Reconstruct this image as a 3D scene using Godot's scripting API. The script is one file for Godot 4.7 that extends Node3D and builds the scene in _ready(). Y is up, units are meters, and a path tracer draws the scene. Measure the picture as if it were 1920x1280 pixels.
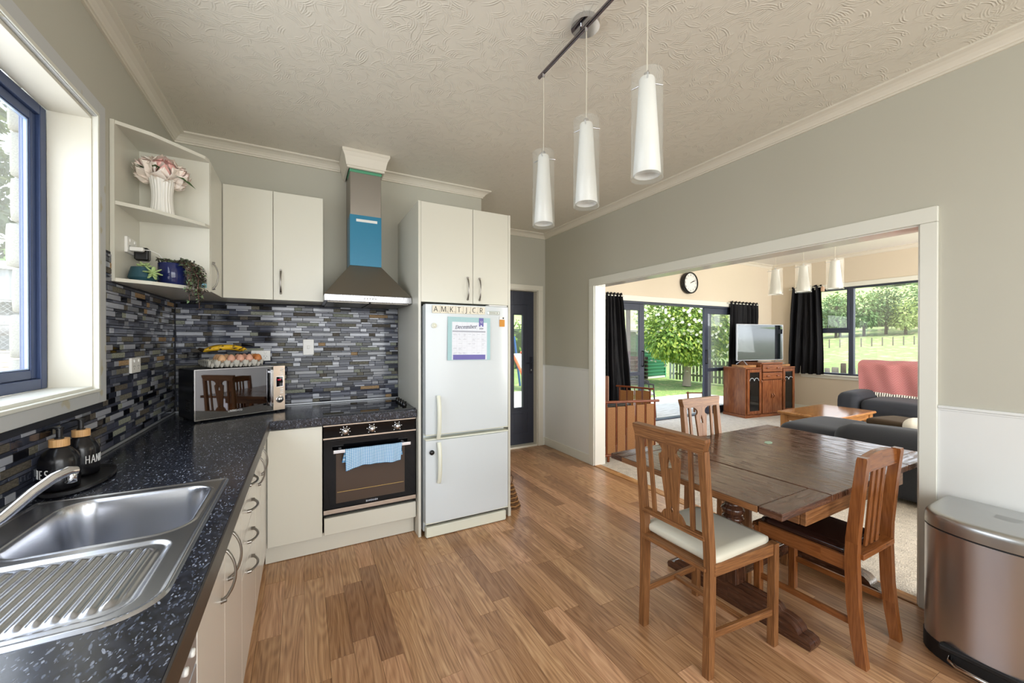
extends Node3D
# world: camera stands at x 0, z 0; -z looks at the oven wall, +x at the living room; metres

class B:
	var v := PackedVector3Array()
	var n := PackedVector3Array()
	var t := PackedVector2Array()
	var ix := PackedInt32Array()
	var xf := Transform3D()
	var uo := Vector2.ZERO
	func vert(p: Vector3, nn: Vector3, uv: Vector2) -> int:
		v.append(xf * p)
		n.append((xf.basis * nn).normalized())
		t.append(uv + uo)
		return v.size() - 1
	func face(a: int, b: int, c: int) -> void:
		var g := (v[b] - v[a]).cross(v[c] - v[a])
		if g.dot(n[a] + n[b] + n[c]) > 0.0:
			ix.append_array([a, c, b])
		else:
			ix.append_array([a, b, c])
	func quad(a: Vector3, b: Vector3, c: Vector3, d: Vector3, nn: Vector3, ua := Vector2.ZERO, ub := Vector2.ZERO, uc := Vector2.ZERO, ud := Vector2.ZERO) -> void:
		var i := vert(a, nn, ua)
		var j := vert(b, nn, ub)
		var k := vert(c, nn, uc)
		var l := vert(d, nn, ud)
		face(i, j, k)
		face(i, k, l)
	func quadn(p: Array, nn: Array) -> void:
		var i := vert(p[0], nn[0], Vector2(p[0].x, p[0].z))
		var j := vert(p[1], nn[1], Vector2(p[1].x, p[1].z))
		var k := vert(p[2], nn[2], Vector2(p[2].x, p[2].z))
		var l := vert(p[3], nn[3], Vector2(p[3].x, p[3].z))
		face(i, j, k)
		face(i, k, l)
	# box with rounded-off (chamfered, normals blended) edges; g = grain axis 0 x, 1 y, 2 z: texture v runs along it, in metres
	func box(c: Vector3, s: Vector3, bev := 0.0, g := 1) -> B:
		var h := s * 0.5
		var e := minf(bev, minf(h.x, minf(h.y, h.z)) * 0.98)
		for ax in 3:
			var p := (ax + 1) % 3
			var q := (ax + 2) % 3
			for sg in [-1.0, 1.0]:
				var nn := Vector3.ZERO
				nn[ax] = sg
				var id := []
				for k in [[-1, -1], [1, -1], [1, 1], [-1, 1]]:
					var o := Vector3.ZERO
					o[ax] = sg * h[ax]
					o[p] = k[0] * (h[p] - e)
					o[q] = k[1] * (h[q] - e)
					id.append(vert(c + o, nn, uvof(o + c, p, q, g)))
				face(id[0], id[1], id[2])
				face(id[0], id[2], id[3])
		if e > 0.0:
			for ax in 3:
				var p := (ax + 1) % 3
				var q := (ax + 2) % 3
				for a in [-1.0, 1.0]:
					for b in [-1.0, 1.0]:
						var n1 := Vector3.ZERO
						n1[p] = a
						var n2 := Vector3.ZERO
						n2[q] = b
						var id := []
						for k in [[-1, 0], [1, 0], [1, 1], [-1, 1]]:
							var o := Vector3.ZERO
							o[ax] = k[0] * (h[ax] - e)
							o[p] = a * (h[p] if k[1] == 0 else h[p] - e)
							o[q] = b * (h[q] - e if k[1] == 0 else h[q])
							id.append(vert(c + o, n1 if k[1] == 0 else n2, uvof(o + c, ax, p, g)))
						face(id[0], id[1], id[2])
						face(id[0], id[2], id[3])
			for a in [-1.0, 1.0]:
				for b in [-1.0, 1.0]:
					for d in [-1.0, 1.0]:
						var w := Vector3(a, b, d)
						var i := vert(c + Vector3(a * h.x, b * (h.y - e), d * (h.z - e)), Vector3(a, 0, 0), uvof(w * h + c, 0, 1, g))
						var j := vert(c + Vector3(a * (h.x - e), b * h.y, d * (h.z - e)), Vector3(0, b, 0), uvof(w * h + c, 0, 1, g))
						var k := vert(c + Vector3(a * (h.x - e), b * (h.y - e), d * h.z), Vector3(0, 0, d), uvof(w * h + c, 0, 1, g))
						face(i, j, k)
		return self
	func uvof(o: Vector3, p: int, q: int, g: int) -> Vector2:
		if q == g:
			return Vector2(o[p], o[q])
		if p == g:
			return Vector2(o[q], o[p])
		return Vector2(o[p], o[q])
	# box between two corners
	func span(a: Vector3, b: Vector3, bev := 0.0, g := 1) -> B:
		return box((a + b) * 0.5, (b - a).abs(), bev, g)
	# soft box: rounded with radius r, faces bulging by puff
	func soft(c: Vector3, s: Vector3, r: float, seg := 8, puff := Vector3.ZERO) -> B:
		var h := s * 0.5
		r = minf(r, minf(h.x, minf(h.y, h.z)))
		var core := h - Vector3.ONE * r
		for ax in 3:
			var p := (ax + 1) % 3
			var q := (ax + 2) % 3
			for sg in [-1.0, 1.0]:
				var id := []
				for i in seg + 1:
					for j in seg + 1:
						var d := Vector3.ZERO
						d[ax] = sg
						d[p] = sin((i * 2.0 / seg - 1.0) * PI * 0.25) / sin(PI * 0.25)
						d[q] = sin((j * 2.0 / seg - 1.0) * PI * 0.25) / sin(PI * 0.25)
						var raw := d * h
						var inner := raw.clamp(-core, core)
						var nn := raw - inner
						nn = nn.normalized() if nn.length() > 1e-6 else d
						var o := inner + nn * r
						for k in 3:
							var m1 := (k + 1) % 3
							var m2 := (k + 2) % 3
							var f: float = (1.0 - pow(absf(o[m1]) / h[m1], 2.0)) * (1.0 - pow(absf(o[m2]) / h[m2], 2.0))
							o[k] += puff[k] * f * (o[k] / h[k])
						id.append(vert(c + o, nn, uvof(o + c, p, q, 1)))
				for i in seg:
					for j in seg:
						var a: int = id[i * (seg + 1) + j]
						var b: int = id[(i + 1) * (seg + 1) + j]
						var e: int = id[(i + 1) * (seg + 1) + j + 1]
						var f: int = id[i * (seg + 1) + j + 1]
						face(a, b, e)
						face(a, e, f)
		return self
	# lathe round y; profile of Vector2(r, y); a repeated point makes a sharp edge
	func lathe(c: Vector3, prof: Array, seg := 20, from := 0.0, arc := TAU) -> B:
		for k in prof.size() - 1:
			var a: Vector2 = prof[k]
			var b: Vector2 = prof[k + 1]
			if a.distance_to(b) < 1e-6:
				continue
			var d := (b - a).normalized()
			var na := Vector2(d.y, -d.x)
			var nb := na
			if k > 0 and a.distance_to(prof[k - 1]) > 1e-6:
				var e: Vector2 = (a - prof[k - 1]).normalized()
				if e.dot(d) > 0.6:
					na = (na + Vector2(e.y, -e.x)).normalized()
			if k + 2 < prof.size() and b.distance_to(prof[k + 2]) > 1e-6:
				var e: Vector2 = (prof[k + 2] - b).normalized()
				if e.dot(d) > 0.6:
					nb = (nb + Vector2(e.y, -e.x)).normalized()
			var last := []
			for s in seg + 1:
				var an := from + arc * s / seg
				var cs := cos(an)
				var sn := sin(an)
				var i := vert(c + Vector3(a.x * cs, a.y, a.x * sn), Vector3(na.x * cs, na.y, na.x * sn), Vector2(an * 0.1, a.y))
				var j := vert(c + Vector3(b.x * cs, b.y, b.x * sn), Vector3(nb.x * cs, nb.y, nb.x * sn), Vector2(an * 0.1, b.y))
				if s > 0:
					face(last[0], last[1], j)
					face(last[0], j, i)
				last = [i, j]
		return self
	# round tube through points; r a number or an array of radii
	func tube(pts: Array, r, seg := 8, flat := 1.0, cap := true) -> B:
		var up := Vector3.UP
		var d0: Vector3 = (pts[1] - pts[0]).normalized()
		if absf(d0.dot(up)) > 0.95:
			up = Vector3.RIGHT
		var side := d0.cross(up).normalized()
		var last := []
		var run := 0.0
		for k in pts.size():
			var d: Vector3
			if k == 0:
				d = d0
			elif k == pts.size() - 1:
				d = (pts[k] - pts[k - 1]).normalized()
			else:
				d = ((pts[k] - pts[k - 1]).normalized() + (pts[k + 1] - pts[k]).normalized()).normalized()
			if k > 0:
				run += pts[k].distance_to(pts[k - 1])
			side = (side - d * side.dot(d)).normalized()
			var top := side.cross(d).normalized()
			var rr: float = r[k] if r is Array else r
			var ring := []
			for s in seg + 1:
				var an := TAU * s / seg
				var nn := side * cos(an) + top * sin(an) / flat
				ring.append(vert(pts[k] + side * cos(an) * rr + top * sin(an) * rr * flat, nn.normalized(), Vector2(an * rr, run)))
			if k > 0:
				for s in seg:
					face(last[s], last[s + 1], ring[s + 1])
					face(last[s], ring[s + 1], ring[s])
			if cap and (k == 0 or k == pts.size() - 1):
				var nn := -d if k == 0 else d
				var m := vert(pts[k], nn, Vector2.ZERO)
				var rim := []
				for s in seg + 1:
					var an := TAU * s / seg
					rim.append(vert(pts[k] + side * cos(an) * rr + top * sin(an) * rr * flat, nn, Vector2(cos(an), sin(an)) * rr))
				for s in seg:
					face(m, rim[s], rim[s + 1])
			last = ring
		return self
	# a plate: polygon in the xy plane from z0 to z1; smooth = rounded outline
	func ext(poly: Array, z0: float, z1: float, smooth := false, rot := false) -> B:
		var pv := PackedVector2Array(poly)
		var tri := Geometry2D.triangulate_polygon(pv)
		for sg in [z0, z1]:
			var nn := Vector3(0, 0, 1.0 if sg == maxf(z0, z1) else -1.0)
			var base := v.size()
			for p in pv:
				vert(Vector3(p.x, p.y, sg), nn, Vector2(p.y, p.x) if rot else p)
			for k in range(0, tri.size(), 3):
				face(base + tri[k], base + tri[k + 1], base + tri[k + 2])
		var m := pv.size()
		var area := 0.0
		for k in m:
			area += pv[k].x * pv[(k + 1) % m].y - pv[(k + 1) % m].x * pv[k].y
		var sgn := 1.0 if area > 0 else -1.0
		for k in m:
			var a := pv[k]
			var b := pv[(k + 1) % m]
			var nn := Vector2((b - a).y, -(b - a).x).normalized() * sgn
			var na := nn
			var nb := nn
			if smooth:
				var z := pv[(k + m - 1) % m]
				var w := pv[(k + 2) % m]
				var n0 := Vector2((a - z).y, -(a - z).x).normalized() * sgn
				var n2 := Vector2((w - b).y, -(w - b).x).normalized() * sgn
				if n0.dot(nn) > 0.5:
					na = (nn + n0).normalized()
				if n2.dot(nn) > 0.5:
					nb = (nn + n2).normalized()
			var i := vert(Vector3(a.x, a.y, z0), Vector3(na.x, na.y, 0), Vector2(z0, a.y))
			var j := vert(Vector3(b.x, b.y, z0), Vector3(nb.x, nb.y, 0), Vector2(z0, b.y))
			var k2 := vert(Vector3(b.x, b.y, z1), Vector3(nb.x, nb.y, 0), Vector2(z1, b.y))
			var l := vert(Vector3(a.x, a.y, z1), Vector3(na.x, na.y, 0), Vector2(z1, a.y))
			face(i, j, k2)
			face(i, k2, l)
		return self
	# grid surface: f(i, j) gives a point; smooth normals; ni x nj cells
	func grid(ni: int, nj: int, f: Callable, us := 1.0, vs := 1.0) -> B:
		var p := []
		for i in ni + 1:
			for j in nj + 1:
				p.append(f.call(i, j))
		var base := v.size()
		for i in ni + 1:
			for j in nj + 1:
				var a: Vector3 = p[mini(i + 1, ni) * (nj + 1) + j] - p[maxi(i - 1, 0) * (nj + 1) + j]
				var b: Vector3 = p[i * (nj + 1) + mini(j + 1, nj)] - p[i * (nj + 1) + maxi(j - 1, 0)]
				vert(p[i * (nj + 1) + j], a.cross(b).normalized(), Vector2(i * us / ni, j * vs / nj))
		for i in ni:
			for j in nj:
				var a := base + i * (nj + 1) + j
				face(a, a + nj + 1, a + nj + 2)
				face(a, a + nj + 2, a + 1)
		return self
	func mesh() -> ArrayMesh:
		var a := []
		a.resize(Mesh.ARRAY_MAX)
		a[Mesh.ARRAY_VERTEX] = v
		a[Mesh.ARRAY_NORMAL] = n
		a[Mesh.ARRAY_TEX_UV] = t
		a[Mesh.ARRAY_INDEX] = ix
		var m := ArrayMesh.new()
		m.add_surface_from_arrays(Mesh.PRIMITIVE_TRIANGLES, a)
		return m

var M := {}
var used := {}
var rng := RandomNumberGenerator.new()

func V(x: float, y: float, z: float) -> Vector3:
	return Vector3(x, y, z)

func nb() -> B:
	return B.new()

func at(p: Vector3, ry := 0.0) -> Transform3D:
	return Transform3D(Basis(Vector3.UP, ry), p)

func numbered(called: String) -> String:
	var k: int = used.get(called, 0)
	used[called] = k + 1
	return called if k == 0 else "%s_%03d" % [called, k]

func put(b: B, called: String, m: Material, parent: Node3D) -> MeshInstance3D:
	return putm(b.mesh(), called, m, parent)

func putm(mesh: Mesh, called: String, m: Material, parent: Node3D) -> MeshInstance3D:
	var o := MeshInstance3D.new()
	o.mesh = mesh
	o.material_override = m
	if parent == self:
		called = numbered(called)
	o.name = called
	parent.add_child(o, true)
	return o

func tag(o: Node3D, label: String, category: String, group := "") -> Node3D:
	o.set_meta("label", label)
	o.set_meta("category", category)
	if group:
		o.set_meta("group", group)
	return o

func thing(called: String, label: String, category: String, where := Vector3.ZERO, turn := 0.0, group := "") -> Node3D:
	var o := Node3D.new()
	o.name = numbered(called)
	add_child(o, true)
	o.position = where
	o.rotation.y = turn
	return tag(o, label, category, group)

func solo(b: B, called: String, m: Material, label: String, category: String, where := Vector3.ZERO, turn := 0.0, group := "") -> MeshInstance3D:
	var o := put(b, called, m, self)
	o.position = where
	o.rotation.y = turn
	tag(o, label, category, group)
	return o

func copy(o: Node3D, where: Vector3, turn: float, label: String, group := "") -> Node3D:
	var c: Node3D = o.duplicate()
	c.name = numbered(o.name)
	add_child(c, true)
	c.position = where
	c.rotation.y = turn
	c.set_meta("label", label)
	if group:
		c.set_meta("group", group)
	return c

func struct(b: B, called: String, m: Material, parent: Node3D = self) -> MeshInstance3D:
	var o := put(b, called, m, parent)
	if parent == self:
		o.set_meta("kind", "structure")
	return o

func text(s: String, size: float, m: Material, parent: Node3D, xf: Transform3D, font := "Droid Sans", depth := 0.0006, called := "lettering", italic := false) -> MeshInstance3D:
	var f := SystemFont.new()
	f.font_names = PackedStringArray([font])
	f.font_italic = italic
	var tm := TextMesh.new()
	tm.text = s
	tm.font = f
	tm.font_size = 32
	tm.pixel_size = size / 23.0   # size = height of a capital letter
	tm.depth = depth
	tm.curve_step = 2.0
	var o := MeshInstance3D.new()
	o.mesh = tm
	o.material_override = m
	o.name = called
	o.transform = xf
	parent.add_child(o, true)
	return o

# ---------- materials
func mat(called: String, c: Color, rough := 0.6, metal := 0.0, spec := 0.5) -> StandardMaterial3D:
	var m := StandardMaterial3D.new()
	m.resource_name = called
	m.albedo_color = c
	m.roughness = rough
	m.metallic = metal
	m.metallic_specular = spec
	M[called] = m
	return m

func rgb(r: int, g: int, b: int) -> Color:
	return Color(r / 255.0, g / 255.0, b / 255.0)

func tex(w: int, h: int, f: Callable) -> ImageTexture:
	var d := PackedByteArray()
	d.resize(w * h * 3)
	var k := 0
	for y in h:
		for x in w:
			var c: Color = f.call(x, y)
			d[k] = clampi(int(c.r * 255.0), 0, 255)
			d[k + 1] = clampi(int(c.g * 255.0), 0, 255)
			d[k + 2] = clampi(int(c.b * 255.0), 0, 255)
			k += 3
	return ImageTexture.create_from_image(Image.create_from_data(w, h, false, Image.FORMAT_RGB8, d))

func noise(seed_: int, freq: float, oct := 3) -> FastNoiseLite:
	var n := FastNoiseLite.new()
	n.seed = seed_
	n.frequency = freq
	n.fractal_octaves = oct
	n.noise_type = FastNoiseLite.TYPE_SIMPLEX_SMOOTH
	return n

# wood: x across the grain, y along it
func wood(seed_: int, dark: Color, mid: Color, light: Color, w := 256, h := 768, rings := 7.0, warp := 1.6, streak := 0.5, amp := 0.45) -> ImageTexture:
	var a := noise(seed_, 0.006, 2)
	var b := noise(seed_ + 9, 0.02, 3)
	var c := noise(seed_ + 5, 0.12, 2)
	return tex(w, h, func(x, y):
		var big := a.get_noise_2d(x * 1.2, y * 0.35)
		var r := sin((x * rings / w + big * warp * 3.0) * TAU) * 0.5 + 0.5
		var s := b.get_noise_2d(x * 3.0, y * 0.22)
		var f := c.get_noise_2d(x * 3.0, y * 0.12)
		var k := 0.5 + (r - 0.5) * amp + s * streak + f * 0.28
		return dark.lerp(mid, clampf(k * 2.0, 0, 1)) if k < 0.5 else mid.lerp(light, clampf(k * 2.0 - 1.0, 0, 1)))

func textured(called: String, tx: Texture2D, scale: Vector2, rough := 0.6, tint := Color.WHITE, off := Vector2.ZERO) -> StandardMaterial3D:
	var m := mat(called, tint, rough)
	m.albedo_texture = tx
	m.uv1_scale = V(scale.x, scale.y, 1)
	m.uv1_offset = V(off.x, off.y, 0)
	return m

func glass(called: String, a := 0.06, tint := Color(0.9, 0.95, 0.95)) -> StandardMaterial3D:
	var m := mat(called, Color(tint.r, tint.g, tint.b, a), 0.0)
	m.transparency = BaseMaterial3D.TRANSPARENCY_ALPHA
	return m

const KH := 2.70      # kitchen ceiling
const LH := 2.86      # living-room ceiling
const WL := -0.745    # left wall, with the sink window
const WB := -3.31     # oven wall
const WR := 2.763     # kitchen face of the wall with the wide opening
const WR2 := 2.893    # living-room face of it
const HZ := -4.28     # hall end wall
const LZ := -4.62     # living wall with the sliding door
const LX := 8.49      # living wall with the picture window
const RZ := 2.2       # rear wall, behind the camera

func area(p: Vector3, look: Vector3, size: Vector2, energy: float, c: Color, called: String) -> void:
	var l := AreaLight3D.new()
	l.name = called
	l.area_size = size
	l.area_normalize_energy = true
	l.light_energy = energy
	l.light_color = c
	l.shadow_enabled = true
	l.area_range = 40.0
	add_child(l)
	l.look_at_from_position(p, p + look, Vector3.UP if absf(look.y) < 0.9 else Vector3.RIGHT)

func stage() -> void:
	var cam := Camera3D.new()
	cam.name = "camera"
	cam.fov = rad_to_deg(2.0 * atan(640.0 / 737.3))
	cam.near = 0.05
	cam.far = 2000.0
	cam.position = V(0, 1.35, 0)
	cam.rotation = V(-atan(3.0 / 737.3), -atan(392.5 / 737.3), 0)
	cam.current = true
	add_child(cam)
	var we := WorldEnvironment.new()
	we.name = "environment"
	var e := Environment.new()
	e.background_mode = Environment.BG_SKY
	var sky := Sky.new()
	var sm := ProceduralSkyMaterial.new()
	sm.sky_top_color = rgb(196, 214, 236)
	sm.sky_horizon_color = rgb(246, 249, 252)
	sm.sky_curve = 0.3
	sm.ground_bottom_color = rgb(120, 125, 105)
	sm.ground_horizon_color = rgb(200, 205, 195)
	sky.sky_material = sm
	e.sky = sky
	e.background_energy_multiplier = 2.1
	e.tonemap_mode = Environment.TONE_MAPPER_LINEAR
	e.tonemap_exposure = 1.6
	e.sdfgi_enabled = true
	e.ssao_enabled = true
	e.ssil_enabled = true
	we.environment = e
	add_child(we)
	var sun := DirectionalLight3D.new()
	sun.name = "sun"
	sun.light_energy = 1.3
	sun.light_color = rgb(255, 246, 228)
	sun.light_angular_distance = 6.0
	sun.shadow_enabled = true
	sun.sky_mode = DirectionalLight3D.SKY_MODE_LIGHT_ONLY
	add_child(sun)
	sun.look_at_from_position(V(0, 0, 0), V(-0.25, -1.0, -0.5), Vector3.UP)
	# added area lights: extra daylight at sink window, fill at two unseen openings
	area(V(-0.94, 1.70, -1.22), V(1, 0, 0), Vector2(1.84, 1.02), 1.7, rgb(236, 244, 255), "sink_window_daylight")
	area(V(1.0, 1.45, RZ - 0.06), V(0, 0.14, -1), Vector2(3.0, 2.1), 5.8, rgb(252, 252, 252), "added_rear_fill")
	area(V(6.0, 1.4, RZ - 0.06), V(0, 0.18, -1), Vector2(4.0, 2.1), 22.0, rgb(255, 252, 248), "added_living_fill")

func materials() -> void:
	mat("wall_kitchen", rgb(190, 188, 175), 0.7)
	mat("wall_living", rgb(216, 204, 184), 0.75)
	mat("wall_white", rgb(226, 228, 226), 0.45)
	mat("trim", rgb(226, 226, 216), 0.4)
	mat("trim_cream", rgb(222, 218, 204), 0.45)
	var ceil_m := mat("ceiling_paint", rgb(224, 219, 206), 0.5)
	ceil_m.heightmap_enabled = true
	ceil_m.heightmap_texture = swirl()
	ceil_m.heightmap_scale = 0.24
	ceil_m.uv1_scale = V(0.62, 0.62, 1)
	mat("ceiling_living", rgb(232, 230, 226), 0.5)
	var kit := noise(3, 0.05, 4)
	mat("cabinet", rgb(214, 212, 199), 0.28)
	mat("cabinet_gloss", rgb(228, 224, 216), 0.16)
	mat("fridge_white", rgb(208, 215, 218), 0.22)
	mat("fridge_trim", rgb(222, 224, 208), 0.35)
	mat("black_plastic", rgb(20, 20, 22), 0.35)
	mat("black_rubber", rgb(16, 16, 17), 0.6)
	mat("black_glass", rgb(6, 6, 8), 0.03, 0.0, 0.32)
	mat("white_plastic", rgb(236, 236, 232), 0.35)
	mat("chrome", rgb(205, 205, 208), 0.08, 1.0)
	mat("nickel", rgb(150, 146, 140), 0.3, 1.0)
	mat("gap_dark", rgb(28, 27, 26), 0.9)
	var brush := noise(8, 0.05, 3)
	var bt := tex(128, 256, func(x, y):
		var k := 0.5 + brush.get_noise_2d(x * 14.0, y * 0.25) * 0.5
		return Color(k, k, k))
	var st := mat("steel", rgb(160, 160, 162), 0.34, 1.0)
	st.roughness_texture = bt
	st.roughness = 0.62
	st.uv1_scale = V(5, 5, 1)
	var sk := mat("sink_steel", rgb(196, 198, 204), 0.26, 1.0)
	mat("steel_dark", rgb(112, 108, 102), 0.36, 1.0)
	mat("aluminium_dark", rgb(58, 64, 80), 0.4, 0.2)
	mat("aluminium_blue", rgb(58, 74, 112), 0.35, 0.2)
	glass("pane", 0.05)
	glass("pane_lamp", 0.04)
	# vinyl planks
	var fw := wood(11, rgb(136, 98, 68), rgb(184, 140, 102), rgb(212, 173, 134), 384, 1024, 14.0, 1.5, 0.42, 0.26)
	for k in 6:
		var tone: float = [1.0, 0.9, 1.06, 0.95, 0.84, 1.02][k]
		var m := textured("plank_%d" % k, fw, Vector2(1.0 / 0.38, 1.0 / 2.4), 0.29, Color(tone, tone * [1.0, 0.98, 1.0, 0.99, 0.97, 1.01][k], tone * [1.0, 0.95, 1.02, 0.96, 0.95, 1.0][k]))
	var cn := noise(21, 0.16, 3)
	var cn2 := noise(22, 0.02, 2)
	textured("carpet", tex(256, 256, func(x, y):
		var k := 0.84 + cn.get_noise_2d(x, y) * 0.2 + cn2.get_noise_2d(x, y) * 0.06
		return Color(k, k * 0.97, k * 0.92)), Vector2(2.2, 2.2), 0.95, rgb(236, 234, 232))
	M.carpet.heightmap_enabled = true
	M.carpet.heightmap_texture = M.carpet.albedo_texture
	M.carpet.heightmap_scale = 0.8

# trowelled swirls of plaster as a height picture
func swirl() -> ImageTexture:
	var w := 1024
	var h := PackedFloat32Array()
	h.resize(w * w)
	var r := RandomNumberGenerator.new()
	r.seed = 77
	for k in 2300:
		var c := Vector2(r.randf() * w, r.randf() * w)
		var rad := r.randf_range(14, 64)
		var a0 := r.randf() * TAU
		var arc := r.randf_range(0.5, 1.7)
		var hh := r.randf_range(0.25, 1.0)
		for line in r.randi_range(1, 3):
			var rr := rad + line * 6.0
			var steps := int(rr * arc)
			for s in steps:
				var an := a0 + arc * s / steps
				var fade := sin(PI * s / steps)
				var p := c + Vector2(cos(an), sin(an)) * rr
				for dx in range(-1, 2):
					for dy in range(-1, 2):
						var i := posmod(int(p.x) + dx, w) + posmod(int(p.y) + dy, w) * w
						var q := hh * fade * (1.0 if dx == 0 and dy == 0 else 0.55)
						h[i] = maxf(h[i], q)
	var d := PackedByteArray()
	d.resize(w * w)
	for i in w * w:
		d[i] = int(clampf(h[i], 0, 1) * 255.0)
	return ImageTexture.create_from_image(Image.create_from_data(w, w, false, Image.FORMAT_L8, d))

func cornice(called: String, a: Vector3, b: Vector3, inward: Vector3, m: Material, mitre_a := 0.0, mitre_b := 0.0) -> void:
	# cove moulding hung from the corner line a-b (at ceiling height); mitre = how far the ceiling edge runs past (+) or short (-) of the wall edge at each end
	var prof := [Vector2(0, 0), Vector2(0.07, 0), Vector2(0.07, -0.010), Vector2(0.064, -0.012), Vector2(0.05, -0.016), Vector2(0.034, -0.026), Vector2(0.022, -0.040), Vector2(0.018, -0.048), Vector2(0.012, -0.049), Vector2(0.012, -0.060), Vector2(0, -0.060)]
	var d := (b - a).normalized()
	var s := nb()
	for k in prof.size() - 1:
		var p: Vector2 = prof[k]
		var q: Vector2 = prof[k + 1]
		var nn := (inward * (p.y - q.y) * -1.0 + Vector3.UP * (q.x - p.x) * -1.0)
		var t := q - p
		nn = inward * (-t.y) + Vector3.UP * t.x
		if k == 0:
			nn = Vector3.UP
		elif (inward * (p.x - 0.01) + Vector3.DOWN * (-p.y + 0.01)).dot(nn) < 0:
			nn = -nn
		s.quad(a + d * (mitre_a * -p.x) + inward * p.x + Vector3.UP * p.y, a + d * (mitre_a * -q.x) + inward * q.x + Vector3.UP * q.y, b + d * (mitre_b * q.x) + inward * q.x + Vector3.UP * q.y, b + d * (mitre_b * p.x) + inward * p.x + Vector3.UP * p.y, nn.normalized())
	for e in [[a, mitre_a * -1.0, -d], [b, mitre_b, d]]:
		var pts := PackedVector2Array(prof)
		var tri := Geometry2D.triangulate_polygon(pts)
		var base: int = s.v.size()
		for p in pts:
			s.vert(e[0] + d * (e[1] * p.x) + inward * p.x + Vector3.UP * p.y, e[2], p)
		for k in range(0, tri.size(), 3):
			s.face(base + tri[k], base + tri[k + 1], base + tri[k + 2])
	struct(s, called, m)

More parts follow.
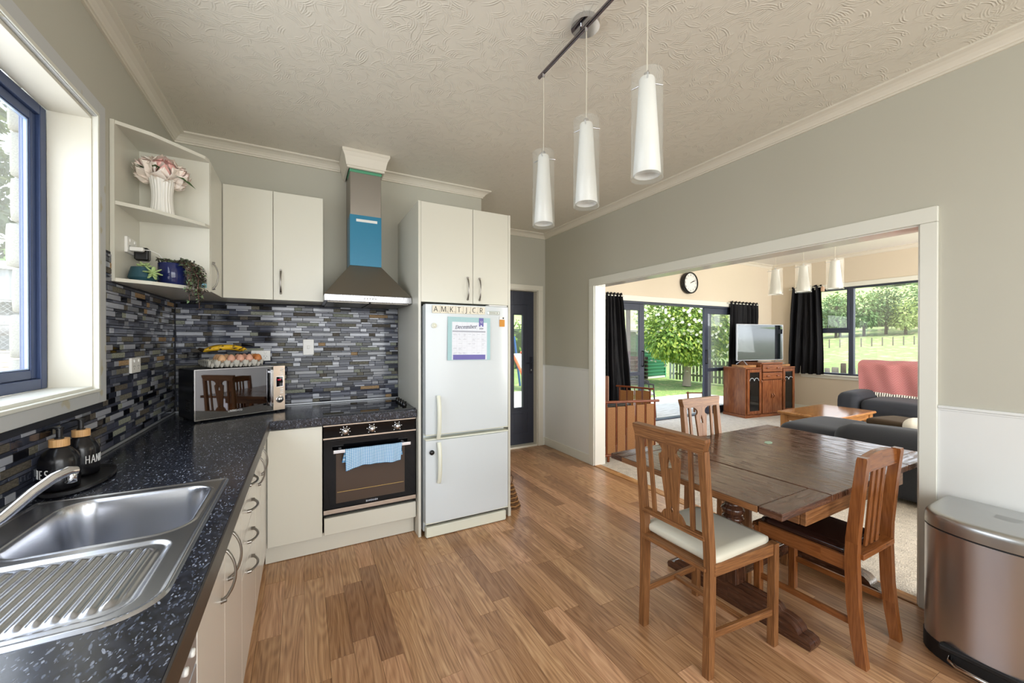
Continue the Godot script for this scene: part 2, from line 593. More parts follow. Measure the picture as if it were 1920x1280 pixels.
func shell() -> void:
	# --- kitchen floor: base and single planks
	var f := struct(nb().span(V(WL - 0.1, -0.12, HZ - 0.12), V(WR + 0.01, -0.004, RZ + 0.1), 0, 2), "floor", M.plank_4)
	var r := RandomNumberGenerator.new()
	r.seed = 5
	var lens := [0.46, 0.61, 0.76, 0.92]
	var shapes := {}
	var x := WR - 0.0975
	var row := 0
	while x > -0.32:
		var z := HZ - r.randf() * 0.5 - 0.1
		while z < (0.1 if x > 0.9 else -1.0):
			var k := r.randi() % 4
			var u := r.randi() % 8
			var L: float = lens[k]
			var key := k * 10 + u
			var cut := z < HZ
			var zz := maxf(z, HZ)
			var mesh: Mesh
			if cut:
				var b := nb()
				b.uo = Vector2(0.0475 + (u % 4) * 0.095, 0.2)
				b.box(V(0, 0, 0), V(0.0944, 0.006, z + L - zz - 0.0008), 0.0006, 2)
				mesh = b.mesh()
			else:
				if not shapes.has(key):
					var b := nb()
					b.uo = Vector2(0.0475 + (u % 4) * 0.095, L * 0.5 + u * 0.19)
					b.box(V(0, 0, 0), V(0.0944, 0.006, L - 0.0008), 0.0006, 2)
					shapes[key] = b.mesh()
				mesh = shapes[key]
			if z + L - zz > 0.02:
				var o := putm(mesh, "plank", M["plank_%d" % (r.randi() % 6)], f)
				o.position = V(x + 0.0475, -0.003, (zz + z + L) * 0.5)
			z += L
		x -= 0.095
		row += 1
	# --- living-room floor and threshold
	struct(nb().span(V(WR2 - 0.06, -0.12, LZ - 0.1), V(LX + 0.1, 0.004, RZ + 0.1), 0, 2), "floor_living", M.carpet)
	struct(nb().span(V(WR - 0.012, -0.01, -3.31), V(WR2 - 0.055, 0.006, -0.79), 0.004, 2), "trim_1", M.oak_trim)
	# --- ceilings
	var c := nb()
	c.quad(V(WL - 0.1, KH, HZ - 0.1), V(WR + 0.05, KH, HZ - 0.1), V(WR + 0.05, KH, RZ + 0.1), V(WL - 0.1, KH, RZ + 0.1), V(0, -1, 0), Vector2(WL, HZ), Vector2(WR, HZ), Vector2(WR, RZ), Vector2(WL, RZ))
	c.span(V(WL - 0.1, KH + 0.001, HZ - 0.1), V(WR + 0.05, KH + 0.12, RZ + 0.1))
	struct(c, "ceiling", M.ceiling_paint)
	struct(nb().span(V(WR2 - 0.05, LH, LZ - 0.1), V(LX + 0.1, LH + 0.1, RZ + 0.1)), "ceiling_living", M.ceiling_living)
	# --- left wall with the sink window (opening z -2.19..-0.25, y 1.153..2.245)
	var w := nb()
	w.span(V(WL - 0.12, -0.1, WB - 0.1), V(WL, KH + 0.1, -2.19))
	w.span(V(WL - 0.12, -0.1, -0.25), V(WL, KH + 0.1, RZ + 0.1))
	w.span(V(WL - 0.12, -0.1, -2.19), V(WL, 1.153, -0.25))
	w.span(V(WL - 0.12, 2.245, -2.19), V(WL, KH + 0.1, -0.25))
	struct(w, "wall_left", M.wall_kitchen)
	# --- oven wall and its return to the hall
	w = nb()
	w.span(V(WL - 0.1, -0.1, WB - 0.1), V(1.444, KH + 0.1, WB))
	w.span(V(1.344, -0.1, HZ - 0.1), V(1.444, KH + 0.1, WB - 0.1))
	struct(w, "wall_back", M.wall_kitchen)
	# --- hall end wall with the door opening x 1.83..2.649, up to 1.977
	w = nb()
	w.span(V(1.34, -0.1, HZ - 0.14), V(1.83, KH + 0.1, HZ))
	w.span(V(2.649, -0.1, HZ - 0.14), V(WR + 0.05, KH + 0.1, HZ))
	w.span(V(1.83, 1.977, HZ - 0.14), V(2.649, KH + 0.1, HZ))
	struct(w, "wall_hall", M.wall_kitchen)
	# --- right wall with the wide opening (z -3.30..-0.79, up to 1.945)
	w = nb()
	w.span(V(WR, -0.1, LZ - 0.1), V(WR2, LH + 0.1, -3.31))
	w.span(V(WR, -0.1, -0.78), V(WR2, LH + 0.1, RZ + 0.1))
	w.span(V(WR, 1.945, -3.31), V(WR2, LH + 0.1, -0.78))
	struct(w, "wall_right", M.wall_kitchen)
	# living face of that wall is in the living colour
	w = nb()
	w.span(V(WR2, 0, LZ), V(WR2 + 0.004, LH, -3.36))
	w.span(V(WR2, 0, -0.73), V(WR2 + 0.004, LH, RZ))
	w.span(V(WR2, 2.0, -3.36), V(WR2 + 0.004, LH, -0.73))
	struct(w, "wall_partition", M.wall_living)
	# jamb lining and architraves of the opening
	w = nb()
	w.span(V(WR - 0.004, 0, -3.31), V(WR2 + 0.008, 1.945, -3.293), 0.001)
	w.span(V(WR - 0.004, 0, -0.795), V(WR2 + 0.008, 1.945, -0.778), 0.001)
	w.span(V(WR - 0.004, 1.925, -3.293), V(WR2 + 0.008, 1.945, -0.795), 0.001)
	struct(w, "trim_2", M.trim_gloss)
	for side in [[WR - 0.018, WR], [WR2 + 0.004, WR2 + 0.02]]:
		w = nb()
		for zz in [[-3.381, -3.303], [-0.787, -0.722]]:
			w.span(V(side[0], 0, zz[0]), V(side[1], 1.932, zz[1]), 0.003)
		w.span(V(side[0], 1.932, -3.381), V(side[1], 2.01, -0.722), 0.003)
		struct(w, "trim_3", M.trim)
	# wainscot boards with capping, skirting
	w = nb()
	w.span(V(WR - 0.008, 0, HZ), V(WR, 1.024, -3.381), 0.001)
	w.span(V(WR - 0.008, 0, -0.722), V(WR, 1.024, RZ), 0.001)
	w.span(V(2.721, 0, HZ), V(WR - 0.008, 1.024, HZ + 0.008), 0.001)
	struct(w, "wainscot", M.wall_white)
	w = nb()
	for zz in [[HZ, -3.381], [-0.722, RZ]]:
		w.span(V(WR - 0.014, 1.016, zz[0]), V(WR, 1.031, zz[1]), 0.003)
		w.span(V(WR - 0.011, 1.008, zz[0]), V(WR, 1.016, zz[1]), 0.001)
	w.span(V(2.721, 1.016, HZ), V(WR - 0.014, 1.031, HZ + 0.012), 0.003)
	struct(w, "trim_4", M.wall_white)
	w = nb()
	w.span(V(WR - 0.018, 0, HZ), V(WR, 0.1, -3.381), 0.004)
	w.span(V(WR - 0.018, 0, -0.722), V(WR, 0.1, RZ), 0.004)
	struct(w, "baseboard_right", M.trim)
	struct(nb().span(V(2.721, 0, HZ), V(WR - 0.018, 0.1, HZ + 0.016), 0.003), "baseboard_hall", M.trim)
	# hall door case
	w = nb()
	w.span(V(2.649, 0, HZ), V(2.721, 1.977, HZ + 0.018), 0.003)
	w.span(V(1.758, 0, HZ), V(1.83, 1.977, HZ + 0.018), 0.003)
	w.span(V(1.758, 1.977, HZ), V(2.721, 2.04, HZ + 0.018), 0.003)
	w.span(V(2.640, 0, HZ - 0.13), V(2.651, 1.979, HZ), 0.001)
	w.span(V(1.828, 0, HZ - 0.13), V(1.839, 1.979, HZ), 0.001)
	w.span(V(1.83, 1.968, HZ - 0.13), V(2.649, 1.98, HZ), 0.001)
	w.span(V(1.839, -0.01, HZ - 0.13), V(2.64, 0.022, HZ + 0.004), 0.003)
	struct(w, "trim_5", M.trim_cream)
	# --- living walls: sliding-door opening x 4.0..7.45 up to 1.975; picture window z -4.05..-1.0, y 0.72..2.30
	w = nb()
	w.span(V(WR2, -0.1, LZ - 0.12), V(3.95, LH + 0.1, LZ))
	w.span(V(7.45, -0.1, LZ - 0.12), V(LX + 0.12, LH + 0.1, LZ))
	w.span(V(3.95, 1.975, LZ - 0.12), V(7.45, LH + 0.1, LZ))
	struct(w, "wall_living_back", M.wall_living)
	w = nb()
	w.span(V(LX, -0.1, LZ), V(LX + 0.12, LH + 0.1, -4.02))
	w.span(V(LX, -0.1, -1.0), V(LX + 0.12, LH + 0.1, RZ + 0.1))
	w.span(V(LX, -0.1, -4.02), V(LX + 0.12, 0.70, -1.0))
	w.span(V(LX, 2.30, -4.02), V(LX + 0.12, LH + 0.1, -1.0))
	struct(w, "wall_living_right", M.wall_living)
	# rear walls (out of the picture); their glazed openings are added for light
	w = nb()
	w.span(V(WL - 0.1, -0.1, RZ), V(-0.5, KH + 0.1, RZ + 0.12))
	w.span(V(2.5, -0.1, RZ), V(4.0, LH + 0.1, RZ + 0.12))
	w.span(V(8.0, -0.1, RZ), V(LX + 0.12, LH + 0.1, RZ + 0.12))
	for o in [[-0.5, 2.5, 0.4], [4.0, 8.0, 0.35]]:
		w.span(V(o[0], -0.1, RZ), V(o[1], o[2], RZ + 0.12))
		w.span(V(o[0], 2.5, RZ), V(o[1], LH + 0.1, RZ + 0.12))
	struct(w, "wall_rear", M.wall_kitchen)
	# --- cornices
	cornice("trim_6", V(WL, KH, RZ), V(WL, KH, WB), V(1, 0, 0), M.cornice, 0.0, -1.0)
	cornice("trim_7", V(WL, KH, WB), V(0.258, KH, WB), V(0, 0, 1), M.cornice, -1.0, 0.0)
	cornice("trim_8", V(0.53, KH, WB), V(1.444, KH, WB), V(0, 0, 1), M.cornice, 0.0, 1.0)
	cornice("trim_9", V(1.444, KH, WB), V(1.444, KH, HZ), V(1, 0, 0), M.cornice, 1.0, -1.0)
	cornice("trim_10", V(1.444, KH, HZ), V(WR, KH, HZ), V(0, 0, 1), M.cornice, -1.0, -1.0)
	cornice("trim_11", V(WR, KH, HZ), V(WR, KH, RZ), V(-1, 0, 0), M.cornice, -1.0, 0.0)
	cornice("trim_12", V(WR2 + 0.004, LH, LZ), V(LX, LH, LZ), V(0, 0, 1), M.cornice, -1.0, -1.0)
	cornice("trim_13", V(LX, LH, LZ), V(LX, LH, RZ), V(-1, 0, 0), M.cornice, -1.0, 0.0)
	struct(nb().span(V(7.6, 0, LZ), V(LX, 0.1, LZ + 0.016), 0.004), "baseboard_living", M.trim)
	struct(nb().span(V(LX - 0.016, 0, LZ), V(LX, 0.1, RZ), 0.004), "baseboard_window", M.trim)

func materials2() -> void:
	mat("trim_gloss", rgb(228, 226, 218), 0.12)
	mat("cornice", rgb(222, 216, 202), 0.45)
	var ow := wood(31, rgb(140, 92, 52), rgb(186, 136, 84), rgb(208, 164, 112), 128, 512, 6.0, 1.2)
	textured("oak_trim", ow, Vector2(4, 1), 0.5)
	# dark laminate with grey and white flecks
	var r := RandomNumberGenerator.new()
	r.seed = 12
	var w := 768
	var im := Image.create(w, w, false, Image.FORMAT_RGB8)
	im.fill(rgb(30, 33, 44))
	var gn := noise(61, 0.03, 4)
	for y in w:
		for x in w:
			var k := gn.get_noise_2d(x, y) * 0.5 + 0.5
			im.set_pixel(x, y, rgb(20, 21, 27).lerp(rgb(50, 54, 66), clampf((k - 0.25) * 1.5, 0, 1)))
	for k in 3800:
		var big := r.randf()
		var L := 1.5 + 5.0 * r.randf() + (9.0 * r.randf() if big > 0.93 else 0.0)
		var c := Vector2(r.randf() * w, r.randf() * w)
		var an := r.randf_range(-0.5, 0.5)
		var tone := r.randf()
		var col := rgb(62, 68, 82).lerp(rgb(160, 166, 178), tone * tone)
		var d := Vector2(cos(an), sin(an))
		var wd := 0.8 + r.randf() * L * 0.35
		for i in range(int(-L), int(L) + 1):
			var ww := wd * sqrt(maxf(0.0, 1.0 - pow(i / L, 2.0)))
			for j in range(int(-ww), int(ww) + 1):
				var p := c + d * i + Vector2(-d.y, d.x) * j
				im.set_pixel(posmod(int(p.x), w), posmod(int(p.y), w), col)
	textured("granite", ImageTexture.create_from_image(im), Vector2(1.7, 1.7), 0.2)
	mat("edging", rgb(72, 66, 62), 0.35, 0.6)
	mat("bead", rgb(176, 180, 184), 0.3, 0.4)
	mat("champagne", rgb(176, 162, 148), 0.32, 0.9)
	mat("brass", rgb(196, 166, 96), 0.3, 0.8)
	mat("oven_window", rgb(80, 66, 56), 0.06, 0.0, 0.3)
	mat("print_white", rgb(235, 235, 235), 0.5)
	mat("grey_print", rgb(170, 174, 184), 0.6)
	mat("ink", rgb(24, 24, 26), 0.6)
	mat("ink_blue", rgb(70, 74, 104), 0.6)
	mat("purple", rgb(104, 98, 168), 0.5)
	mat("orange", rgb(206, 138, 34), 0.5)
	mat("letter_cream", rgb(226, 220, 202), 0.5)
	mat("badge", rgb(196, 202, 196), 0.3, 0.4)
	mat("black_gloss", rgb(12, 12, 13), 0.12)
	mat("black_satin", rgb(18, 18, 22), 0.22)
	mat("black_metal", rgb(22, 22, 24), 0.3)
	mat("mirror_black", rgb(124, 124, 128), 0.02, 1.0)
	mat("silver_paint", rgb(188, 190, 196), 0.3, 0.6)
	mat("steel_hood", rgb(150, 144, 136), 0.36, 1.0)
	mat("film_blue", rgb(26, 124, 160), 0.3)
	mat("tape_green", rgb(86, 160, 124), 0.6)
	mat("red_led", rgb(150, 10, 40), 0.5)
	M.red_led.emission_enabled = true
	M.red_led.emission = rgb(220, 10, 60)
	M.red_led.emission_energy_multiplier = 0.5
	# mosaic tiles
	mat("grout", rgb(34, 36, 44), 0.8)
	mat("t_slate", rgb(76, 80, 95), 0.07, 0.0, 0.4)
	mat("t_dark", rgb(50, 54, 67), 0.06, 0.0, 0.4)
	mat("t_black", rgb(20, 21, 27), 0.06, 0.0, 0.4)
	mat("t_light", rgb(158, 162, 172), 0.12)
	mat("t_grey", rgb(116, 119, 127), 0.14)
	var sn := noise(71, 0.06, 4)
	for k in 4:
		var c1: Color = [rgb(84, 82, 72), rgb(128, 104, 74), rgb(110, 114, 102), rgb(64, 60, 54)][k]
		var c2: Color = [rgb(128, 124, 110), rgb(182, 152, 112), rgb(156, 160, 146), rgb(104, 96, 84)][k]
		textured("t_stone%d" % k, tex(96, 96, func(x, y):
			var q := sn.get_noise_2d(x * 1.0 + k * 300.0, y * 2.6) * 0.9 + sn.get_noise_2d(x * 6.0, y * 6.0) * 0.4 + 0.5
			return c1.lerp(c2, clampf(q, 0, 1))), Vector2(9, 9), 0.75)
	# checked towel
	textured("towel", tex(64, 64, func(x, y):
		var a := 1.0 if (x / 8) % 2 == 0 else 0.0
		var b := 1.0 if (y / 8) % 2 == 0 else 0.0
		return rgb(226, 236, 242).lerp(rgb(66, 136, 192), (a + b) * 0.5)), Vector2(1, 1), 0.95)
	M.towel.uv1_scale = V(0.9, 0.9, 1)
	# calendar sheet: teal lattice border, white page
	textured("calendar", tex(256, 256, func(x, y):
		var yy: int = 255 - y
		if x > 24 and x < 236 and yy > 28 and yy < 254:
			var grid: bool = (x - 24) % 30 == 0 or (yy > 90 and (yy - 90) % 27 == 0)
			return rgb(206, 210, 218) if grid else rgb(226, 230, 238)
		var d := absi(posmod(x, 16) - 8) + absi(posmod(y, 16) - 8)
		return rgb(198, 222, 224) if d % 5 < 2 else rgb(140, 186, 192)), Vector2(1, -1), 0.6)
	M.calendar.uv1_scale = V(1, 1, 1)
	mat("pulp", rgb(196, 194, 184), 0.9)
	mat("egg_pink", rgb(214, 162, 138), 0.5)
	mat("egg_pale", rgb(214, 170, 128), 0.5)
	mat("egg_brown", rgb(188, 116, 60), 0.5)
	var bn := noise(81, 0.035, 3)
	textured("banana", tex(128, 128, func(x, y):
		var q := bn.get_noise_2d(x * 1.0, y * 1.0)
		return rgb(214, 172, 28).lerp(rgb(52, 36, 14), smoothstep(0.22, 0.38, q))), Vector2(8, 6), 0.5)
	mat("banana_stem", rgb(40, 30, 14), 0.7)
	var bw := wood(36, rgb(190, 138, 82), rgb(214, 168, 112), rgb(226, 186, 134), 64, 128, 10.0, 0.4)
	textured("bamboo", bw, Vector2(6, 8), 0.5)
	mat("porcelain", rgb(232, 230, 222), 0.25)
	for e in [["petal_cream", rgb(248, 236, 224)], ["petal_pink", rgb(246, 222, 212)], ["petal_rose", rgb(236, 182, 174)]]:
		mat(e[0], e[1], 0.75).backlight_enabled = true
		M[e[0]].backlight = Color(0.25, 0.24, 0.23)
	mat("leaf_green", rgb(62, 92, 46), 0.5)
	mat("leaf_dark", rgb(52, 50, 40), 0.55)
	mat("leaf_sage", rgb(112, 136, 98), 0.55)
	mat("vine", rgb(104, 72, 60), 0.7)
	mat("succulent", rgb(156, 178, 118), 0.45)
	mat("teal", rgb(36, 76, 88), 0.5)
	mat("navy_gloss", rgb(30, 38, 84), 0.08)
	mat("sky_blue", rgb(130, 190, 212), 0.4)
	mat("glass_grey", rgb(140, 140, 134), 0.2)
	mat("opal", rgb(244, 244, 240), 0.25)
	M.opal.backlight_enabled = true
	M.opal.backlight = Color(0.6, 0.6, 0.58)
	glass("lamp_glass", 0.05)
	mat("chrome_dark", rgb(140, 132, 140), 0.1, 1.0)
	mat("clear_cord", rgb(206, 200, 184), 0.4)
	# old furniture woods
	var w1 := wood(41, rgb(80, 48, 25), rgb(128, 84, 47), rgb(170, 124, 80), 256, 768, 12.0, 0.8, 0.36, 0.08)
	var wn := noise(45, 0.02, 4)
	textured("oak_chair", w1, Vector2(7, 1.2), 0.42)
	var w2 := wood(51, rgb(44, 26, 18), rgb(80, 51, 36), rgb(114, 78, 57), 384, 768, 12.0, 1.0, 0.38, 0.10)
	textured("oak_table", w2, Vector2(2.2, 1.1), 0.2)
	textured("oak_turned", w2, Vector2(2, 2), 0.16)
	var rn := noise(58, 0.03, 4)
	M.oak_table.roughness_texture = tex(256, 256, func(x, y):
		var k := 0.5 + 0.6 * rn.get_noise_2d(x * 2.4, y * 0.6)
		return Color(k, k, k))
	M.oak_table.roughness = 0.4
	mat("pale_green", rgb(150, 178, 158), 0.7)
	var w3 := wood(55, rgb(92, 50, 24), rgb(130, 78, 39), rgb(158, 103, 58), 256, 512, 8.0, 0.8, 0.28, 0.12)
	textured("rimu", w3, Vector2(4, 1.5), 0.22)
	mat("cream_vinyl", rgb(214, 210, 192), 0.45)
	mat("leather", rgb(46, 26, 20), 0.18)
	var bs := mat("bin_steel", rgb(200, 200, 205), 0.3, 1.0)
	bs.anisotropy_enabled = true
	bs.anisotropy = 0.75
	mat("bin_lid", rgb(186, 187, 186), 0.32, 1.0)
	mat("steel_bright", rgb(205, 205, 205), 0.15, 1.0)
	mat("wicker", rgb(146, 106, 62), 0.8)
	mat("wicker_dark", rgb(92, 62, 34), 0.8)
	mat("pale_blue_metal", rgb(150, 168, 196), 0.3, 0.3)
	var un := noise(91, 0.012, 3)
	textured("undercoat", tex(256, 256, func(x, y):
		var k := smoothstep(0.32, 0.5, un.get_noise_2d(x * 1.5, y * 1.5))
		return rgb(196, 198, 198).lerp(rgb(188, 182, 160), k)), Vector2(1.5, 1.5), 0.5)
	mat("door_blue", rgb(48, 52, 66), 0.45)
	mat("door_hardware", rgb(40, 42, 54), 0.35, 0.4)
	mat("curtain_black", rgb(15, 15, 19), 0.6, 0.0, 0.3)
	mat("pale_wood", rgb(206, 172, 146), 0.5)
	var sw := wood(66, rgb(84, 42, 22), rgb(126, 72, 40), rgb(158, 102, 62), 256, 512, 5.0, 1.0, 0.28, 0.10)
	textured("sideboard_wood", sw, Vector2(1.4, 0.9), 0.22)
	glass("pane_dark", 0.75, Color(0.03, 0.035, 0.045))
	mat("etched", rgb(196, 204, 210), 0.4)
	textured("coffee_wood", wood(63, rgb(122, 78, 44), rgb(162, 114, 68), rgb(190, 144, 96), 192, 384, 6.0, 0.8, 0.3, 0.1), Vector2(1.5, 0.8), 0.16)
	mat("tv_screen", rgb(112, 116, 118), 0.03, 1.0)
	var fn := noise(101, 0.3, 3)
	textured("sofa", tex(128, 128, func(x, y):
		var k := 0.94 + 0.10 * fn.get_noise_2d(x, y)
		return Color(k, k, k)), Vector2(4, 4), 0.8, rgb(38, 42, 51))
	M.sofa.rim_enabled = true
	M.sofa.rim = 0.5
	mat("sofa_dark", rgb(34, 36, 42), 0.8)
	textured("throw_pink", tex(128, 128, func(x, y):
		var half: int = (x / 16) % 2
		var q := posmod(y + (x if half == 0 else -x), 8)
		return rgb(222, 176, 172) if q < 3 else rgb(164, 78, 82)), Vector2(0.7, 0.9), 0.95)
	mat("wool_white", rgb(230, 226, 216), 0.95)
	mat("knit_brown", rgb(70, 56, 40), 0.95)
	var hn := noise(111, 0.2, 3)
	textured("hardboard", tex(128, 128, func(x, y):
		var k := hn.get_noise_2d(x, y) * 0.5 + 0.5
		return rgb(126, 82, 42).lerp(rgb(160, 112, 64), k)), Vector2(3, 3), 0.7)
	textured("guard_wood", w3, Vector2(4, 2), 0.3, rgb(230, 190, 170))
	textured("box_wood", sw, Vector2(4, 2), 0.5, rgb(190, 180, 160))
	# outdoors
	var gr := noise(121, 0.15, 4)
	var gr2 := noise(122, 0.02, 2)
	textured("grass", tex(256, 256, func(x, y):
		var k := gr.get_noise_2d(x, y) * 0.8 + 0.5
		var c := rgb(84, 108, 50).lerp(rgb(146, 168, 94), clampf(k, 0, 1))
		return c.lerp(rgb(176, 158, 112), smoothstep(0.35, 0.6, gr2.get_noise_2d(x, y)))), Vector2(0.5, 0.5), 0.95)
	textured("paddock", tex(256, 256, func(x, y):
		var k := gr.get_noise_2d(x * 1.0, y * 0.6) * 0.7 + 0.5
		var c := rgb(104, 122, 68).lerp(rgb(148, 160, 100), clampf(k, 0, 1))
		return c.lerp(rgb(176, 164, 124), smoothstep(0.2, 0.55, gr2.get_noise_2d(x, y * 2.0)))), Vector2(0.12, 0.12), 0.95)
	textured("hill_grass", tex(128, 128, func(x, y):
		var k := gr2.get_noise_2d(x * 2.0, y * 2.0) * 0.8 + 0.5
		return rgb(150, 170, 102).lerp(rgb(178, 194, 128), clampf(k, 0, 1))), Vector2(0.1, 0.1), 0.95)
	mat("forest", rgb(66, 88, 78), 0.95)
	textured("gravel", tex(256, 256, func(x, y):
		var k := gr.get_noise_2d(x * 2.0, y * 2.0) * 0.8 + 0.5
		var c := rgb(140, 130, 116).lerp(rgb(198, 192, 180), clampf(k, 0, 1))
		return c.lerp(rgb(120, 104, 78), smoothstep(0.15, 0.5, gr2.get_noise_2d(x * 1.5, y * 1.5)))), Vector2(0.8, 0.8), 0.95)
	mat("concrete", rgb(190, 186, 178), 0.9)
	var dw := wood(131, rgb(166, 158, 146), rgb(196, 190, 180), rgb(216, 212, 204), 96, 512, 3.0, 1.0, 0.4)
	textured("deck_wood", dw, Vector2(5, 0.6), 0.8)
	mat("deck_frame", rgb(120, 112, 100), 0.9)
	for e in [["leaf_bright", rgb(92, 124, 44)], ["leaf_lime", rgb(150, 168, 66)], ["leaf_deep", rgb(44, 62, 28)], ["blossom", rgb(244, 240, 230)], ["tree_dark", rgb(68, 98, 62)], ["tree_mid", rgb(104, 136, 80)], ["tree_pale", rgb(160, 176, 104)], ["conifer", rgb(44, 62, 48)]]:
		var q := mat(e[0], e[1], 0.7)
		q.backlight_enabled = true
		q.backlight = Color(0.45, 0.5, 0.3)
	mat("bark_pale", rgb(150, 138, 122), 0.9)
	mat("bark_dark", rgb(84, 74, 62), 0.9)
	mat("shed_green", rgb(58, 132, 92), 0.7)
	mat("shed_green2", rgb(68, 144, 104), 0.7)
	mat("roof_grey", rgb(150, 152, 156), 0.5)
	mat("roof_pale", rgb(206, 212, 216), 0.5)
	mat("fence_white", rgb(222, 222, 216), 0.7)
	mat("fence_green", rgb(122, 130, 92), 0.8)
	mat("pallet", rgb(118, 110, 98), 0.9)
	mat("pallet_dark", rgb(72, 62, 52), 0.9)
	mat("slide_orange", rgb(226, 92, 36), 0.4)
	mat("slide_blue", rgb(40, 92, 150), 0.5)
	mat("galvanised", rgb(168, 174, 178), 0.45, 0.5)
	mat("yellow_tarp", rgb(214, 180, 70), 0.8)
	mat("grey_bundle", rgb(150, 152, 156), 0.8)
	mat("pink_bundle", rgb(170, 122, 132), 0.8)
	var kn := noise(141, 0.1, 4)
	textured("block_white", tex(128, 128, func(x, y):
		var k := 0.86 + 0.12 * kn.get_noise_2d(x * 2.0, y * 2.0)
		return Color(k, k, k * 0.97)), Vector2(6, 6), 0.9, rgb(236, 234, 226))

# bow handle standing on a face: from a to b (ends on the face), bowing along out
func bow(b: B, p: Vector3, q: Vector3, out: Vector3, rise := 0.028, r := 0.0055) -> B:
	var pts := []
	var rr := []
	for k in 13:
		var s := k / 12.0
		pts.append(p.lerp(q, s) + out * (rise * pow(sin(PI * s), 0.6)))
		rr.append(r * (1.15 - 0.3 * sin(PI * s)))
	b.tube(pts, rr, 8, 0.7)
	var d := (q - p).normalized()
	b.tube([p - out * 0.001, p + out * 0.012 + d * 0.003], r * 1.25, 8)
	b.tube([q - out * 0.001, q + out * 0.012 - d * 0.003], r * 1.25, 8)
	return b

func kitchen() -> void:
	# ---- worktop, L-shaped
	var t := thing("worktop", "dark speckled laminate worktop running round the corner", "worktop")
	var b := nb()
	b.span(V(WL, 0.818, WB), V(0.694, 0.872, -2.695), 0.004, 0)
	# left run with the hole for the sink (x -0.66..-0.245, z -1.63..-0.92)
	b.span(V(WL, 0.818, -2.695), V(-0.176, 0.872, -1.63), 0.0, 0)
	b.span(V(WL, 0.818, -1.63), V(-0.66, 0.872, -0.92), 0.0, 0)
	b.span(V(-0.245, 0.818, -1.63), V(-0.176, 0.872, -0.92), 0.0, 0)
	b.span(V(WL, 0.818, -0.92), V(-0.176, 0.872, 1.0), 0.0, 0)
	put(b, "slab", M.granite, t)
	put(nb().span(V(-0.176, 0.817, -2.69), V(-0.171, 0.8715, 1.0), 0.001), "edging", M.edging, t).set_meta("label", "dark bronze edging strip")
	put(nb().span(V(WL, 0.872, WB + 0.004), V(0.693, 0.884, WB + 0.014), 0.003).span(V(WL + 0.004, 0.872, WB + 0.014), V(WL + 0.014, 0.884, 1.0), 0.003), "upstand_bead", M.bead, t)
	# ---- base units of the oven wall
	t = thing("corner_base_cabinet", "cream base cabinet filling the corner left of the oven", "cabinet")
	put(nb().span(V(WL + 0.02, 0.13, WB + 0.03), V(0.10, 0.815, -2.73)), "carcass", M.cabinet, t)
	put(nb().span(V(-0.186, 0.122, -2.73), V(0.106, 0.812, -2.712), 0.002), "door", M.cabinet, t)
	put(nb().span(V(-0.20, 0.004, -2.79), V(0.108, 0.118, -2.772)), "plinth", M.cabinet, t)
	oven()
	# ---- left run
	left_units()
	# ---- uppers
	uppers()
	tall_unit()
	fridge()
	hood()
	splash()
	sink()
	microwave()
	counter_things()
	shelf_things()

